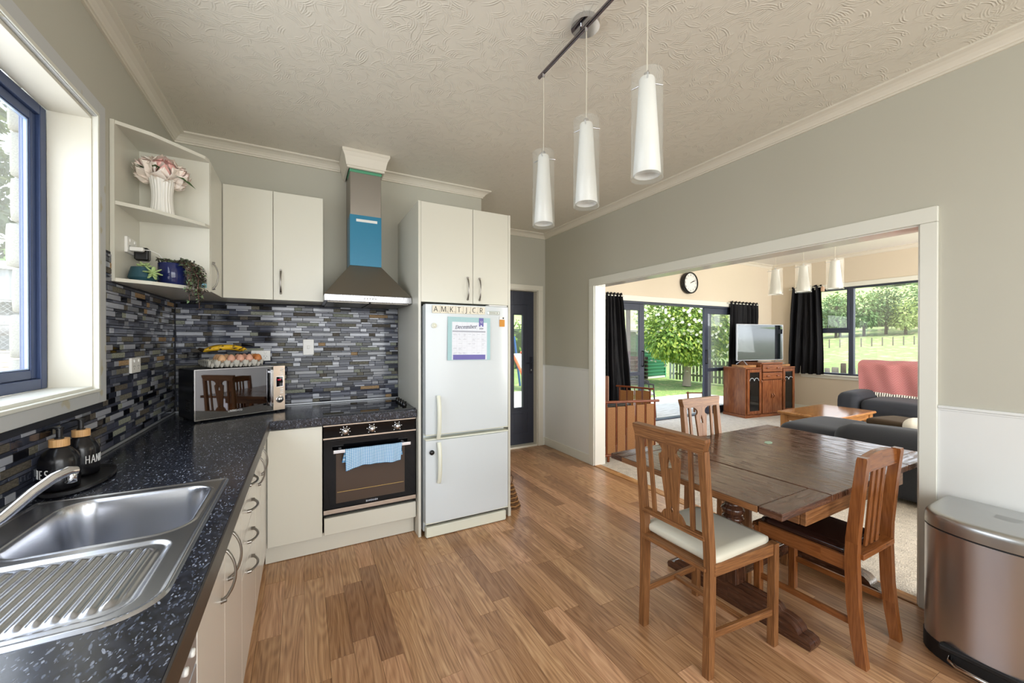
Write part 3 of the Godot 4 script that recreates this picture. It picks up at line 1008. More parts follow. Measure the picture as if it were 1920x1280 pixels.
func oven() -> void:
	var t := thing("built_in_oven", "black built-in oven with steel trim under the cooktop", "oven")
	put(nb().span(V(0.112, 0.24, WB + 0.05), V(0.69, 0.815, -2.73)), "body", M.gap_dark, t)
	put(nb().span(V(0.112, 0.735, -2.73), V(0.69, 0.806, -2.712), 0.003), "control_panel", M.black_glass, t)
	put(nb().span(V(0.110, 0.806, -2.73), V(0.692, 0.815, -2.709), 0.002).span(V(0.110, 0.724, -2.73), V(0.692, 0.735, -2.708), 0.002), "steel_trim", M.champagne, t)
	var d := put(nb().span(V(0.112, 0.285, -2.73), V(0.69, 0.722, -2.708), 0.004), "door", M.black_glass, t)
	put(nb().span(V(0.184, 0.318, -2.709), V(0.612, 0.635, -2.7065), 0.0005), "door_window", M.oven_window, d).set_meta("label", "brown tinted window")
	put(nb().span(V(0.19, 0.386, -2.7066), V(0.605, 0.3885, -2.7058)), "rack_rail", M.brass, d)
	put(nb().span(V(0.112, 0.256, -2.73), V(0.69, 0.283, -2.707), 0.002), "lower_trim", M.champagne, d)
	put(nb().span(V(0.165, 0.645, -2.665), V(0.642, 0.667, -2.653), 0.003).span(V(0.20, 0.65, -2.71), V(0.215, 0.662, -2.66)).span(V(0.59, 0.65, -2.71), V(0.605, 0.662, -2.66)), "handle", M.chrome, d)
	var lg := nb()
	for q in 8:
		lg.box(V(0.366 + q * 0.0095, 0.301, -2.7075), V(0.006, 0.010 if q % 3 else 0.012, 0.0012))
	put(lg, "maker_mark", M.grey_print, d)
	var k := 0
	for x in [0.238, 0.400, 0.563]:
		var kn := B.new()
		kn.xf = Transform3D(Basis(Vector3.RIGHT, PI / 2), V(x, 0.768, -2.711))
		kn.lathe(Vector3.ZERO, [Vector2(0, -0.003), Vector2(0.021, -0.003), Vector2(0.021, 0.004), Vector2(0.0175, 0.006), Vector2(0.0165, 0.024), Vector2(0.014, 0.027), Vector2(0, 0.027)], 24)
		put(kn, "knob", M.chrome, t)
		var marks := nb()
		for a in ([8, 6, 6][k]):
			var an: float = -2.4 + a * 4.8 / ([7, 5, 5][k])
			marks.xf = Transform3D(Basis(Vector3.BACK, -an), V(x, 0.768, -2.7115))
			marks.box(V(0, 0.029, 0), V(0.004, 0.007, 0.0006))
		put(marks, "dial_marks", M.print_white, t)
		k += 1
	t = thing("oven_drawer", "cream drawer front below the black oven", "drawer")
	put(nb().span(V(0.116, 0.126, -2.73), V(0.69, 0.232, -2.711), 0.002), "front", M.cabinet, t)
	put(nb().span(V(0.13, 0.13, -3.2), V(0.68, 0.225, -2.73)), "box", M.cabinet, t)
	put(nb().span(V(0.108, 0.004, -2.79), V(0.69, 0.12, -2.772)), "plinth", M.cabinet, t)
	# towel draped over the bar: front fall, fold and a shorter back fall with waves
	var tw := nb()
	var fold := func(i, j):
		var s: float = i / 40.0
		var k2: float = j / 16.0
		var x: float = 0.236 + s * 0.337
		var wav: float = 0.006 * sin(s * 17.0) + 0.004 * sin(s * 31.0 + 1.0)
		if j <= 12:
			var q: float = j / 12.0
			var low: float = 0.532 + 0.034 * s + 0.012 * sin(s * 5.0)
			return V(x + (q * 0.012) * (s - 0.2), lerpf(low, 0.672, q), -2.647 + wav * (1.0 - q * 0.7))
		var q2: float = (j - 12) / 4.0
		return V(x - 0.02 * q2 * (1.0 - 2.0 * s), lerpf(0.674, 0.58, q2), lerpf(-2.650, -2.676, minf(1.0, q2 * 3.0)) + wav * 0.5)
	tw.grid(40, 16, fold, 9.0, 4.6)
	solo(tw, "tea_towel", M.towel, "blue and white checked tea towel hanging on the oven handle", "towel")
	# cooktop
	t = thing("cooktop", "black glass cooktop set into the worktop above the oven", "cooktop")
	put(nb().span(V(0.115, 0.8722, -3.19), V(0.690, 0.8765, -2.735), 0.0015), "glass_top", M.black_glass, t)
	put(nb().span(V(0.112, 0.872, -2.7352), V(0.693, 0.878, -2.731), 0.001), "front_trim", M.black_plastic, t)
	for j in 4:
		var kb := nb().lathe(V(0.655, 0.8765, -3.13 + j * 0.075), [Vector2(0.019, 0), Vector2(0.019, 0.006), Vector2(0.016, 0.010), Vector2(0.015, 0.022), Vector2(0.013, 0.024), Vector2(0, 0.024)], 16)
		put(kb, "knob", M.black_gloss, t)

func left_units() -> void:
	var fx := -0.19
	var g := "base cabinets under the sink bench"
	var t := thing("base_cabinet", "pair of narrow white base doors next to the corner", "cabinet", Vector3.ZERO, 0.0, g)
	put(nb().span(V(WL + 0.02, 0.12, -2.70), V(fx - 0.018, 0.815, -2.115)), "carcass", M.cabinet_gloss, t)
	for zz in [[-2.70, -2.356, -2.40], [-2.352, -2.115, -2.235]]:
		var d := put(nb().span(V(fx - 0.018, 0.12, zz[0]), V(fx, 0.812, zz[1]), 0.0015), "door", M.cabinet_gloss, t)
		put(bow(nb(), V(fx, 0.655, zz[2]), V(fx, 0.79, zz[2]), V(1, 0, 0)), "handle", M.nickel, d)
	put(nb().span(V(WL + 0.1, 0.004, -2.77), V(fx - 0.055, 0.12, -2.115)), "plinth", M.cabinet_gloss, t)
	t = thing("drawer_unit", "white unit of four drawers with curved nickel handles", "drawers", Vector3.ZERO, 0.0, g)
	put(nb().span(V(WL + 0.02, 0.12, -2.112), V(fx - 0.018, 0.815, -1.662)), "carcass", M.cabinet_gloss, t)
	for yy in [[0.745, 0.812, 0.785], [0.625, 0.742, 0.685], [0.505, 0.622, 0.565], [0.12, 0.502, 0.45]]:
		var d := put(nb().span(V(fx - 0.018, yy[0], -2.112), V(fx, yy[1], -1.662), 0.0015), "drawer", M.cabinet_gloss, t)
		put(bow(nb(), V(fx, yy[2], -1.955), V(fx, yy[2], -1.825), V(1, 0, 0)), "handle", M.nickel, d)
	put(nb().span(V(WL + 0.1, 0.004, -2.11), V(fx - 0.055, 0.12, -1.66)), "plinth", M.cabinet_gloss, t)
	t = thing("sink_cabinet", "white two-door cabinet below the steel sink", "cabinet", Vector3.ZERO, 0.0, g)
	put(nb().span(V(WL + 0.02, 0.12, -1.658), V(fx - 0.018, 0.62, -1.004)), "carcass", M.cabinet_gloss, t)
	for zz in [[-1.658, -1.322, -1.375], [-1.318, -1.004, -1.265]]:
		var d := put(nb().span(V(fx - 0.018, 0.12, zz[0]), V(fx, 0.812, zz[1]), 0.0015), "door", M.cabinet_gloss, t)
		put(bow(nb(), V(fx, 0.665, zz[2]), V(fx, 0.805, zz[2]), V(1, 0, 0), 0.032), "handle", M.nickel, d)
	put(nb().span(V(WL + 0.1, 0.004, -1.66), V(fx - 0.055, 0.12, -1.0)), "plinth", M.cabinet_gloss, t)
	t = thing("dishwasher", "silver dishwasher with round buttons under the near bench", "dishwasher")
	put(nb().span(V(WL + 0.02, 0.01, -0.998), V(fx - 0.02, 0.812, -0.4)), "body", M.gap_dark, t)
	put(nb().span(V(fx - 0.02, 0.13, -0.998), V(fx, 0.70, -0.4), 0.003), "door", M.silver_paint, t)
	var p := put(nb().span(V(fx - 0.02, 0.704, -0.998), V(fx, 0.812, -0.4), 0.003), "control_panel", M.silver_paint, t)
	for j in 5:
		var kb := nb()
		kb.xf = Transform3D(Basis(Vector3.BACK, -PI / 2), V(fx, 0.745, -0.96 + j * 0.05))
		kb.lathe(Vector3.ZERO, [Vector2(0.008, 0), Vector2(0.008, 0.003), Vector2(0.006, 0.005), Vector2(0, 0.005)], 12)
		put(kb, "button", M.white_plastic, p)

func uppers() -> void:
	# open corner shelf on the left wall
	var t := thing("corner_shelf", "cream open corner shelf unit beside the sink window", "shelf")
	put(nb().span(V(WL + 0.001, 1.608, -2.657), V(WL + 0.017, 2.318, -2.345), 0.001), "side_panel", M.cabinet, t)
	put(nb().span(V(WL + 0.017, 1.608, -2.657), V(-0.442, 2.318, -2.641), 0.001), "back_panel", M.cabinet, t)
	for y in [1.608, 1.948, 2.302]:
		var s := nb()
		s.xf = Transform3D(Basis(Vector3.RIGHT, PI / 2), V(0, y + 0.016, 0))
		s.ext([Vector2(WL + 0.017, -2.641), Vector2(-0.442, -2.641), Vector2(-0.442, -2.628), Vector2(-0.452, -2.592), Vector2(-0.62, -2.415), Vector2(-0.66, -2.392), Vector2(WL + 0.017, -2.352)], 0.0, 0.016)
		put(s, "shelf_board", M.cabinet, t)
	# corner cabinet with the narrow door
	t = thing("corner_wall_cabinet", "narrow cream wall cabinet between shelf and corner", "cabinet")
	put(nb().span(V(WL + 0.001, 1.612, WB + 0.01), V(-0.458, 2.316, -2.659)), "carcass", M.cabinet, t)
	var d := put(nb().span(V(-0.457, 1.612, -2.995), V(-0.440, 2.316, -2.659), 0.0015), "door", M.cabinet, t)
	put(bow(nb(), V(-0.44, 1.632, -2.70), V(-0.44, 1.775, -2.70), V(1, 0, 0), 0.026), "handle", M.nickel, d)
	t = thing("wall_cabinet", "cream two-door wall cabinet left of the range hood", "cabinet")
	put(nb().span(V(-0.456, 1.614, WB + 0.008), V(0.124, 2.314, -3.019)), "carcass", M.cabinet, t)
	for xx in [[-0.437, -0.1705, 0], [-0.1675, 0.125, 1]]:
		d = put(nb().span(V(xx[0], 1.612, -3.018), V(xx[1], 2.32, -3.0), 0.0015), "door", M.cabinet, t)
		if xx[2]:
			put(bow(nb(), V(-0.126, 1.655, -3.0), V(-0.126, 1.81, -3.0), V(0, 0, 1)), "handle", M.nickel, d)

func tall_unit() -> void:
	var t := thing("fridge_surround", "tall cream cabinet housing the fridge with overhead doors", "cabinet")
	put(nb().span(V(0.695, 0.002, WB + 0.004), V(0.713, 2.30, -2.662), 0.001), "side_panel", M.cabinet, t)
	put(nb().span(V(1.385, 0.002, WB + 0.004), V(1.403, 2.30, -2.662), 0.001), "side_panel", M.cabinet, t)
	put(nb().span(V(0.713, 1.612, WB + 0.01), V(1.385, 2.30, -2.682)), "carcass", M.cabinet, t)
	for xx in [[0.714, 1.0935, 1.053], [1.0965, 1.384, 1.146]]:
		var d := put(nb().span(V(xx[0], 1.612, -2.681), V(xx[1], 2.298, -2.662), 0.0015), "door", M.cabinet, t)
		put(bow(nb(), V(xx[2], 1.64, -2.662), V(xx[2], 1.80, -2.662), V(0, 0, 1)), "handle", M.nickel, d)
	put(nb().span(V(1.403, 0.0, -2.70), V(1.409, 0.07, -2.664), 0.001), "foot_block", M.cabinet, t)

func fridge() -> void:
	var t := thing("fridge_freezer", "white fridge freezer covered in notes and magnets", "fridge")
	put(nb().span(V(0.728, 0.03, WB + 0.06), V(1.352, 1.588, -2.668), 0.006), "body", M.fridge_white, t)
	var door := func(y0: float, y1: float) -> B:
		var k := nb()
		var prof := []
		for i in 13:
			var s := i / 12.0
			prof.append(Vector2(lerpf(0.729, 1.352, s), -2.606 + 0.016 * (1.0 - pow(2.0 * s - 1.0, 4.0))))
		prof.append(Vector2(1.352, -2.664))
		prof.append(Vector2(0.729, -2.664))
		k.xf = Transform3D(Basis(Vector3.RIGHT, PI / 2), V(0, y1, 0))
		k.ext(prof, 0.0, y1 - y0, true)
		return k
	var d := put(door.call(0.71, 1.592), "upper_door", M.fridge_white, t)
	put(nb().span(V(0.728, 0.701, -2.664), V(1.353, 0.709, -2.602), 0.002), "door_edge", M.fridge_trim, d)
	put(handle_bar(0.808, 0.682, 0.972), "handle", M.fridge_trim, d)
	var d2 := put(door.call(0.112, 0.668), "lower_door", M.fridge_white, t)
	put(nb().span(V(0.728, 0.669, -2.664), V(1.353, 0.680, -2.602), 0.002), "door_edge", M.fridge_trim, d2)
	put(nb().span(V(0.728, 0.102, -2.664), V(1.353, 0.111, -2.602), 0.002), "door_edge", M.fridge_trim, d2)
	put(handle_bar(0.812, 0.386, 0.657), "handle", M.fridge_trim, d2)
	put(nb().span(V(0.735, 0.002, -2.66), V(1.345, 0.078, -2.616), 0.008), "plinth", M.fridge_trim, t)
	put(nb().span(V(0.745, 0.08, -2.67), V(1.34, 0.1, -2.64)), "vent_gap", M.gap_dark, t)
	put(nb().soft(V(1.225, 1.545, -2.590), V(0.10, 0.026, 0.006), 0.003, 6), "badge", M.badge, t)
	var lg := nb()
	for q in 10:
		lg.box(V(1.192 + q * 0.0052, 1.545, -2.5868), V(0.0036, 0.005, 0.0008))
	lg.box(V(1.256, 1.545, -2.5868), V(0.008, 0.008, 0.0008))
	put(lg, "maker_mark", M.nickel, t)
	put(nb().span(V(1.20, 1.595, -2.68), V(1.35, 1.606, -2.61), 0.004), "hinge_cover", M.white_plastic, t)
	# things stuck on the door (front skin at about z -2.590)
	var kn := nb()
	kn.xf = Transform3D(Basis(Vector3.RIGHT, PI / 2), V(0.768, 0.590, -2.594))
	kn.lathe(Vector3.ZERO, [Vector2(0.016, 0), Vector2(0.017, 0.006), Vector2(0.012, 0.012), Vector2(0, 0.013)], 18)
	solo(kn, "round_magnet", M.black_plastic, "black round button on the lower fridge door", "magnet")
	kn = nb()
	kn.xf = Transform3D(Basis(Vector3.RIGHT, PI / 2), V(0.784, 1.447, -2.5945))
	kn.lathe(Vector3.ZERO, [Vector2(0.018, 0), Vector2(0.018, 0.004), Vector2(0.010, 0.006), Vector2(0.009, 0.012), Vector2(0, 0.014)], 18)
	solo(kn, "hook_magnet", M.fridge_trim, "cream round hook beside the calendar on the fridge", "hook")
	var pts := "A1 M3 K5 T1 J8 C3 R1".split(" ")
	var widths := 0.0555
	for k in 7:
		var lt := thing("letter_tile", "cream letter tile %s on the fridge door" % pts[k][0], "letter tile", V(0.797 + k * widths, 1.558, -2.5875), 0.0, "letter tiles along the top of the fridge")
		put(nb().box(V(0, 0, 0), V(0.054, 0.052, 0.004), 0.001), "tile", M.letter_cream, lt)
		text(pts[k][0], 0.034, M.ink, lt, at(V(-0.004, 0.0, 0.0022)))
		text(pts[k][1], 0.010, M.ink, lt, at(V(0.020, -0.015, 0.0022)), "Droid Sans", 0.0006, "score")
	# calendar page, slightly tilted
	var cal := thing("wall_calendar", "December calendar page with teal border on the fridge", "calendar", V(1.036, 1.358, -2.5865))
	cal.rotation.z = -0.012
	var cb := nb()
	cb.grid(12, 12, func(i, j): return V(-0.160 + i * 0.32 / 12.0, -0.15 + j * 0.30 / 12.0, 0.0015 + 0.006 * pow(absf(i / 6.0 - 1.0), 3.0) * (1.0 - j / 12.0)), 1.0, 1.0)
	put(cb, "sheet", M.calendar, cal)
	text("December", 0.024, M.ink_blue, cal, Transform3D(Basis(Vector3(1, 0.05, 0), Vector3(0.28, 1, 0), Vector3(0, 0, 1)), V(-0.025, 0.082, 0.004)), "Droid Serif", 0.0006, "month_name", true)
	put(nb().span(V(0.072, 0.098, 0.003), V(0.106, 0.148, 0.0042)).span(V(0.072, 0.088, 0.003), V(0.083, 0.098, 0.0042)).span(V(0.095, 0.088, 0.003), V(0.106, 0.098, 0.0042)), "ribbon", M.purple, cal)
	text("12", 0.014, M.print_white, cal, at(V(0.089, 0.119, 0.0046)), "Droid Sans", 0.0006, "number")
	text("2024", 0.010, M.ink_blue, cal, at(V(0.089, 0.073, 0.004)), "Droid Sans", 0.0006, "year")
	put(nb().span(V(-0.12, -0.146, 0.005), V(0.122, -0.112, 0.0062)), "footer_band", M.purple, cal)
	var row := nb()
	row.span(V(-0.125, 0.046, 0.002), V(0.122, 0.056, 0.0042))
	put(row, "weekday_bar", M.grey_print, cal)
	var hand := nb()
	var r := RandomNumberGenerator.new()
	r.seed = 44
	for wk in 5:
		for dy in 7:
			for ln in r.randi_range(0, 3):
				var x0 := -0.122 + dy * 0.0355 + r.randf() * 0.006
				var yy := 0.032 - wk * 0.032 - ln * 0.006
				var pp := []
				for q in r.randi_range(5, 9):
					pp.append(V(x0 + q * 0.0032, yy + r.randf_range(-0.0016, 0.0016), 0.0062))
				hand.tube(pp, 0.00035, 4)
	put(hand, "handwriting", M.ink_blue, cal).set_meta("kind", "stuff")
	# energy sticker
	var stk := thing("sticker", "white and orange sticker at the fridge door edge", "sticker", V(1.297, 1.48, -2.5925))
	put(nb().span(V(-0.021, -0.033, 0), V(0.021, 0.018, 0.0012)), "orange_part", M.orange, stk)
	put(nb().span(V(-0.021, 0.020, 0), V(0.021, 0.040, 0.0012)), "white_part", M.white_plastic, stk)
	put(nb().span(V(0.004, 0.024, 0.001), V(0.015, 0.036, 0.0015)), "print", M.ink, stk)

func handle_bar(x: float, y0: float, y1: float) -> B:
	var k := nb()
	var pts := []
	for i in 11:
		var s := i / 10.0
		pts.append(V(x, lerpf(y0, y1, s), -2.592 + 0.042 * pow(sin(PI * clampf(s, 0.02, 0.98)), 0.35)))
	k.tube(pts, 0.0145, 10, 0.7)
	return k

func hood() -> void:
	var t := thing("range_hood", "steel chimney range hood with blue protective film", "range hood")
	var x0 := 0.124
	var x1 := 0.693
	put(nb().span(V(x0, 1.607, WB + 0.01), V(x1, 1.652, -2.83), 0.003), "canopy_rim", M.steel, t)
	put(nb().span(V(x0 + 0.02, 1.600, WB + 0.03), V(0.405, 1.608, -2.86), 0.001).span(V(0.415, 1.600, WB + 0.03), V(x1 - 0.02, 1.608, -2.86), 0.001), "filter", M.steel_dark, t)
	var p := nb()
	var lo := [V(x0, 1.652, WB + 0.01), V(x1, 1.652, WB + 0.01), V(x1, 1.652, -2.832), V(x0, 1.652, -2.832)]
	var hi := [V(0.300, 1.885, WB + 0.01), V(0.516, 1.885, WB + 0.01), V(0.516, 1.885, -3.03), V(0.300, 1.885, -3.03)]
	for k in 4:
		var a: Vector3 = lo[k]
		var bb: Vector3 = lo[(k + 1) % 4]
		var c: Vector3 = hi[(k + 1) % 4]
		var d: Vector3 = hi[k]
		var nn := (bb - a).cross(d - a).normalized()
		if nn.dot((a + bb) * 0.5 - V(0.41, 1.652, -3.07)) < 0:
			nn = -nn
		p.quad(a, bb, c, d, nn, Vector2(a.x, a.y), Vector2(bb.x, bb.y), Vector2(c.x, c.y), Vector2(d.x, d.y))
	put(p, "canopy", M.steel_hood, t)
	put(nb().span(V(0.301, 1.885, WB + 0.01), V(0.515, 2.60, -3.031), 0.002), "flue", M.steel_hood, t)
	put(nb().span(V(0.2995, 1.886, -3.2), V(0.5165, 2.252, -3.0295), 0.001), "protective_film", M.film_blue, t)
	put(nb().span(V(0.342, 2.204, -3.031), V(0.487, 2.223, -3.0286)), "film_label", M.white_plastic, t)
	for k in 5:
		var kb := nb()
		kb.xf = Transform3D(Basis(Vector3.RIGHT, PI / 2), V(0.372 + k * 0.018, 1.63, -2.83))
		kb.lathe(Vector3.ZERO, [Vector2(0.005, 0), Vector2(0.005, 0.002), Vector2(0.003, 0.004), Vector2(0, 0.004)], 10)
		put(kb, "button", M.chrome, t)
	# boxed cornice round the flue
	t = thing("cornice_box", "white cornice boxed around the top of the hood flue", "cornice")
	var c := nb()
	var pr := [[0.0, 2.575], [0.012, 2.577], [0.012, 2.590], [0.018, 2.592], [0.022, 2.616], [0.030, 2.652], [0.042, 2.676], [0.046, 2.680], [0.046, KH - 0.001]]
	for k in pr.size() - 1:
		var a: float = pr[k][0]
		var y: float = pr[k][1]
		var e: float = pr[k + 1][0]
		var yy: float = pr[k + 1][1]
		for side in 3:
			var q := []
			for w in [[a, y], [e, yy]]:
				var L := V(0.292 - w[0], w[1], -3.02 + w[0])
				var R := V(0.524 + w[0], w[1], -3.02 + w[0])
				var LB := V(0.292 - w[0], w[1], WB)
				var RB := V(0.524 + w[0], w[1], WB)
				q.append([L, R] if side == 0 else [LB, L] if side == 1 else [R, RB])
			var nn: Vector3 = (q[0][1] - q[0][0]).cross(q[1][0] - q[0][0]).normalized()
			if nn.length() < 0.5:
				nn = Vector3.DOWN
			var outw: Vector3 = [V(0, -0.2, 1), V(-1, -0.2, 0), V(1, -0.2, 0)][side]
			if nn.dot(outw) < 0:
				nn = -nn
			c.quad(q[0][0], q[0][1], q[1][1], q[1][0], nn)
	put(c, "moulding", M.cornice, t)
	put(nb().span(V(0.2975, 2.556, -3.2), V(0.5185, 2.576, -3.0275), 0.001), "masking_tape", M.tape_green, t)

# interlocking mosaic: thick and thin rows; tiles of three lengths
func tile_rows(length: float, y0: float, y1: float, seed_: int) -> Array:
	# returns [u0, u1, v0, v1, material name] along the wall
	var r := RandomNumberGenerator.new()
	r.seed = seed_
	var out := []
	var y := y0
	var row := 0
	var g := 0.0015
	while y < y1 - 0.004:
		var thick := row % 2 == 0 or row % 15 == 11
		var h := 0.0245 if thick else 0.0125
		var top := minf(y + h, y1)
		var u := -r.randf() * 0.27
		var kind := r.randi() % 3
		var k := r.randi() % 3
		while u < length:
			var L := 0.0
			var m := ""
			if thick:
				L = [0.142, 0.047, 0.075][k % 3]
				match kind:
					0: m = ["t_light", "t_stone", "t_black"][k % 3]
					1: m = ["t_stone", "t_light", "t_slate"][k % 3]
					2: m = ["t_slate", "t_light", "t_dark"][k % 3]
				if m == "t_stone":
					m = "t_stone%d" % [0, 3, 2, 0, 3, 1, 2][r.randi() % 7]
				elif r.randf() < 0.14:
					m = ["t_dark", "t_slate", "t_black", "t_light"][r.randi() % 4]
			else:
				L = [0.142, 0.073, 0.047, 0.10][k % 4]
				m = ["t_dark", "t_light", "t_slate", "t_slate"][k % 4]
				if r.randf() < 0.15:
					m = ["t_black", "t_slate", "t_light"][r.randi() % 3]
			if m == "t_light" and r.randf() < 0.35:
				m = "t_grey"
			k += 1
			var a := maxf(u, 0.0)
			var b := minf(u + L, length)
			if b - a > 0.006:
				out.append([a, b - g, y, top - g, m])
			u += L
		y += h
		row += 1
	return out

func splash() -> void:
	for side in 2:
		var t: Node3D
		var list: Array
		var holes := []
		if side == 0:
			t = thing("tiled_backsplash", "glass and stone mosaic backsplash on the oven wall", "backsplash")
			put(nb().span(V(WL, 0.872, WB), V(0.694, 1.612, WB + 0.004)), "grout", M.grout, t)
			list = tile_rows(0.694 - WL - 0.012, 0.886, 1.611, 3)
		else:
			t = thing("tiled_backsplash", "glass and stone mosaic backsplash under the sink window", "backsplash")
			put(nb().span(V(WL, 0.872, WB), V(WL + 0.004, 1.61, -2.262)).span(V(WL, 1.61, -2.345), V(WL + 0.004, 1.735, -2.262)).span(V(WL, 0.872, -2.262), V(WL + 0.004, 1.093, 0.2)), "grout", M.grout, t)
			list = tile_rows(1.9, 0.886, 1.735, 8)
		var score := []
		var shaped := {}
		for q in list:
			var p0: Vector3
			var u0: float = q[0]
			var u1: float = q[1]
			if side == 0:
				if q[2] > 1.6:
					continue
			else:
				# u runs from the corner (z WB + 0.012) towards the camera
				var z0: float = WB + 0.012 + u0
				var z1: float = WB + 0.012 + u1
				if q[3] > 1.092 and z1 > -2.264:
					if z0 > -2.28:
						continue
					u1 = -2.264 - WB - 0.012
				if q[3] > 1.607 and z0 < -2.345:
					if z1 < -2.33:
						continue
					u0 = -2.343 - WB - 0.012
				if q[2] > 1.72:
					continue
			var cu := (u0 + u1) * 0.5
			var cv: float = (q[2] + q[3]) * 0.5
			var pos := V(WL + 0.012 + cu, cv, WB + 0.0055) if side == 0 else V(WL + 0.0055, cv, WB + 0.012 + cu)
			var sz := V(u1 - u0, q[3] - q[2], 0.0045)
			var dist := pos.distance_to(V(0, 1.35, 0))
			var hid := 1.0
			if side == 0 and pos.x < -0.02 and pos.y < 1.17:
				hid = 0.1
			if side == 1 and pos.z > -1.66:
				hid = 0.02
			if side == 0 and pos.y > 1.59:
				hid = 0.3
			score.append([sz.x * sz.y / (dist * dist) * hid, pos, sz, q[4]])
		score.sort_custom(func(a, b): return a[0] > b[0])
		var rest := {}
		for k in score.size():
			var e = score[k]
			var sz: Vector3 = e[2]
			if k < 300:
				var key := "%d_%d" % [roundi(sz.x * 2000), roundi(sz.y * 2000)]
				if not shaped.has(key):
					shaped[key] = nb().box(Vector3.ZERO, sz if side == 0 else V(sz.z, sz.y, sz.x), 0.0012).mesh()
				putm(shaped[key], "tile", M[e[3]], t).position = e[1]
			else:
				if not rest.has(e[3]):
					rest[e[3]] = nb()
				rest[e[3]].box(e[1], sz if side == 0 else V(sz.z, sz.y, sz.x), 0.0012)
		for key in rest:
			put(rest[key], "small_tiles", M[key], t).set_meta("kind", "stuff")
	# switches and sockets
	plate("wall_switch", "white single light switch on the oven wall tiles", Transform3D(Basis(), V(0.038, 1.296, WB + 0.008)), Vector2(0.072, 0.115), "switch")
	plate("power_socket", "white double power socket behind the eggs", Transform3D(Basis(), V(-0.262, 1.238, WB + 0.008)), Vector2(0.116, 0.074), "socket")
	plate("power_socket", "white power socket on the tiles beside the window", Transform3D(Basis(Vector3.UP, PI / 2), V(WL + 0.008, 1.225, -2.59)), Vector2(0.118, 0.075), "socket")

func plate(called: String, label: String, xf: Transform3D, s: Vector2, kind: String) -> void:
	var t := thing(called, label, kind)
	t.transform = xf
	put(nb().box(V(0, 0, 0.005), V(s.x, s.y, 0.012), 0.003), "plate", M.white_plastic, t)
	if kind == "switch":
		put(nb().box(V(0, 0, 0.012), V(0.016, 0.026, 0.006), 0.002), "rocker", M.white_plastic, t)
	else:
		for k in [-1, 1]:
			put(nb().box(V(k * 0.028, 0.022, 0.012), V(0.011, 0.014, 0.005), 0.0015), "rocker", M.white_plastic, t)
			var hb := nb()
			for an in [0.5, -0.5]:
				hb.xf = Transform3D(Basis(Vector3.BACK, an), V(k * 0.028 + an * 0.016, -0.004, 0.0112))
				hb.box(Vector3.ZERO, V(0.002, 0.008, 0.0006))
			hb.xf = Transform3D(Basis(), V(k * 0.028, -0.016, 0.0112))
			hb.box(Vector3.ZERO, V(0.002, 0.008, 0.0006))
			put(hb, "socket_slots", M.gap_dark, t)

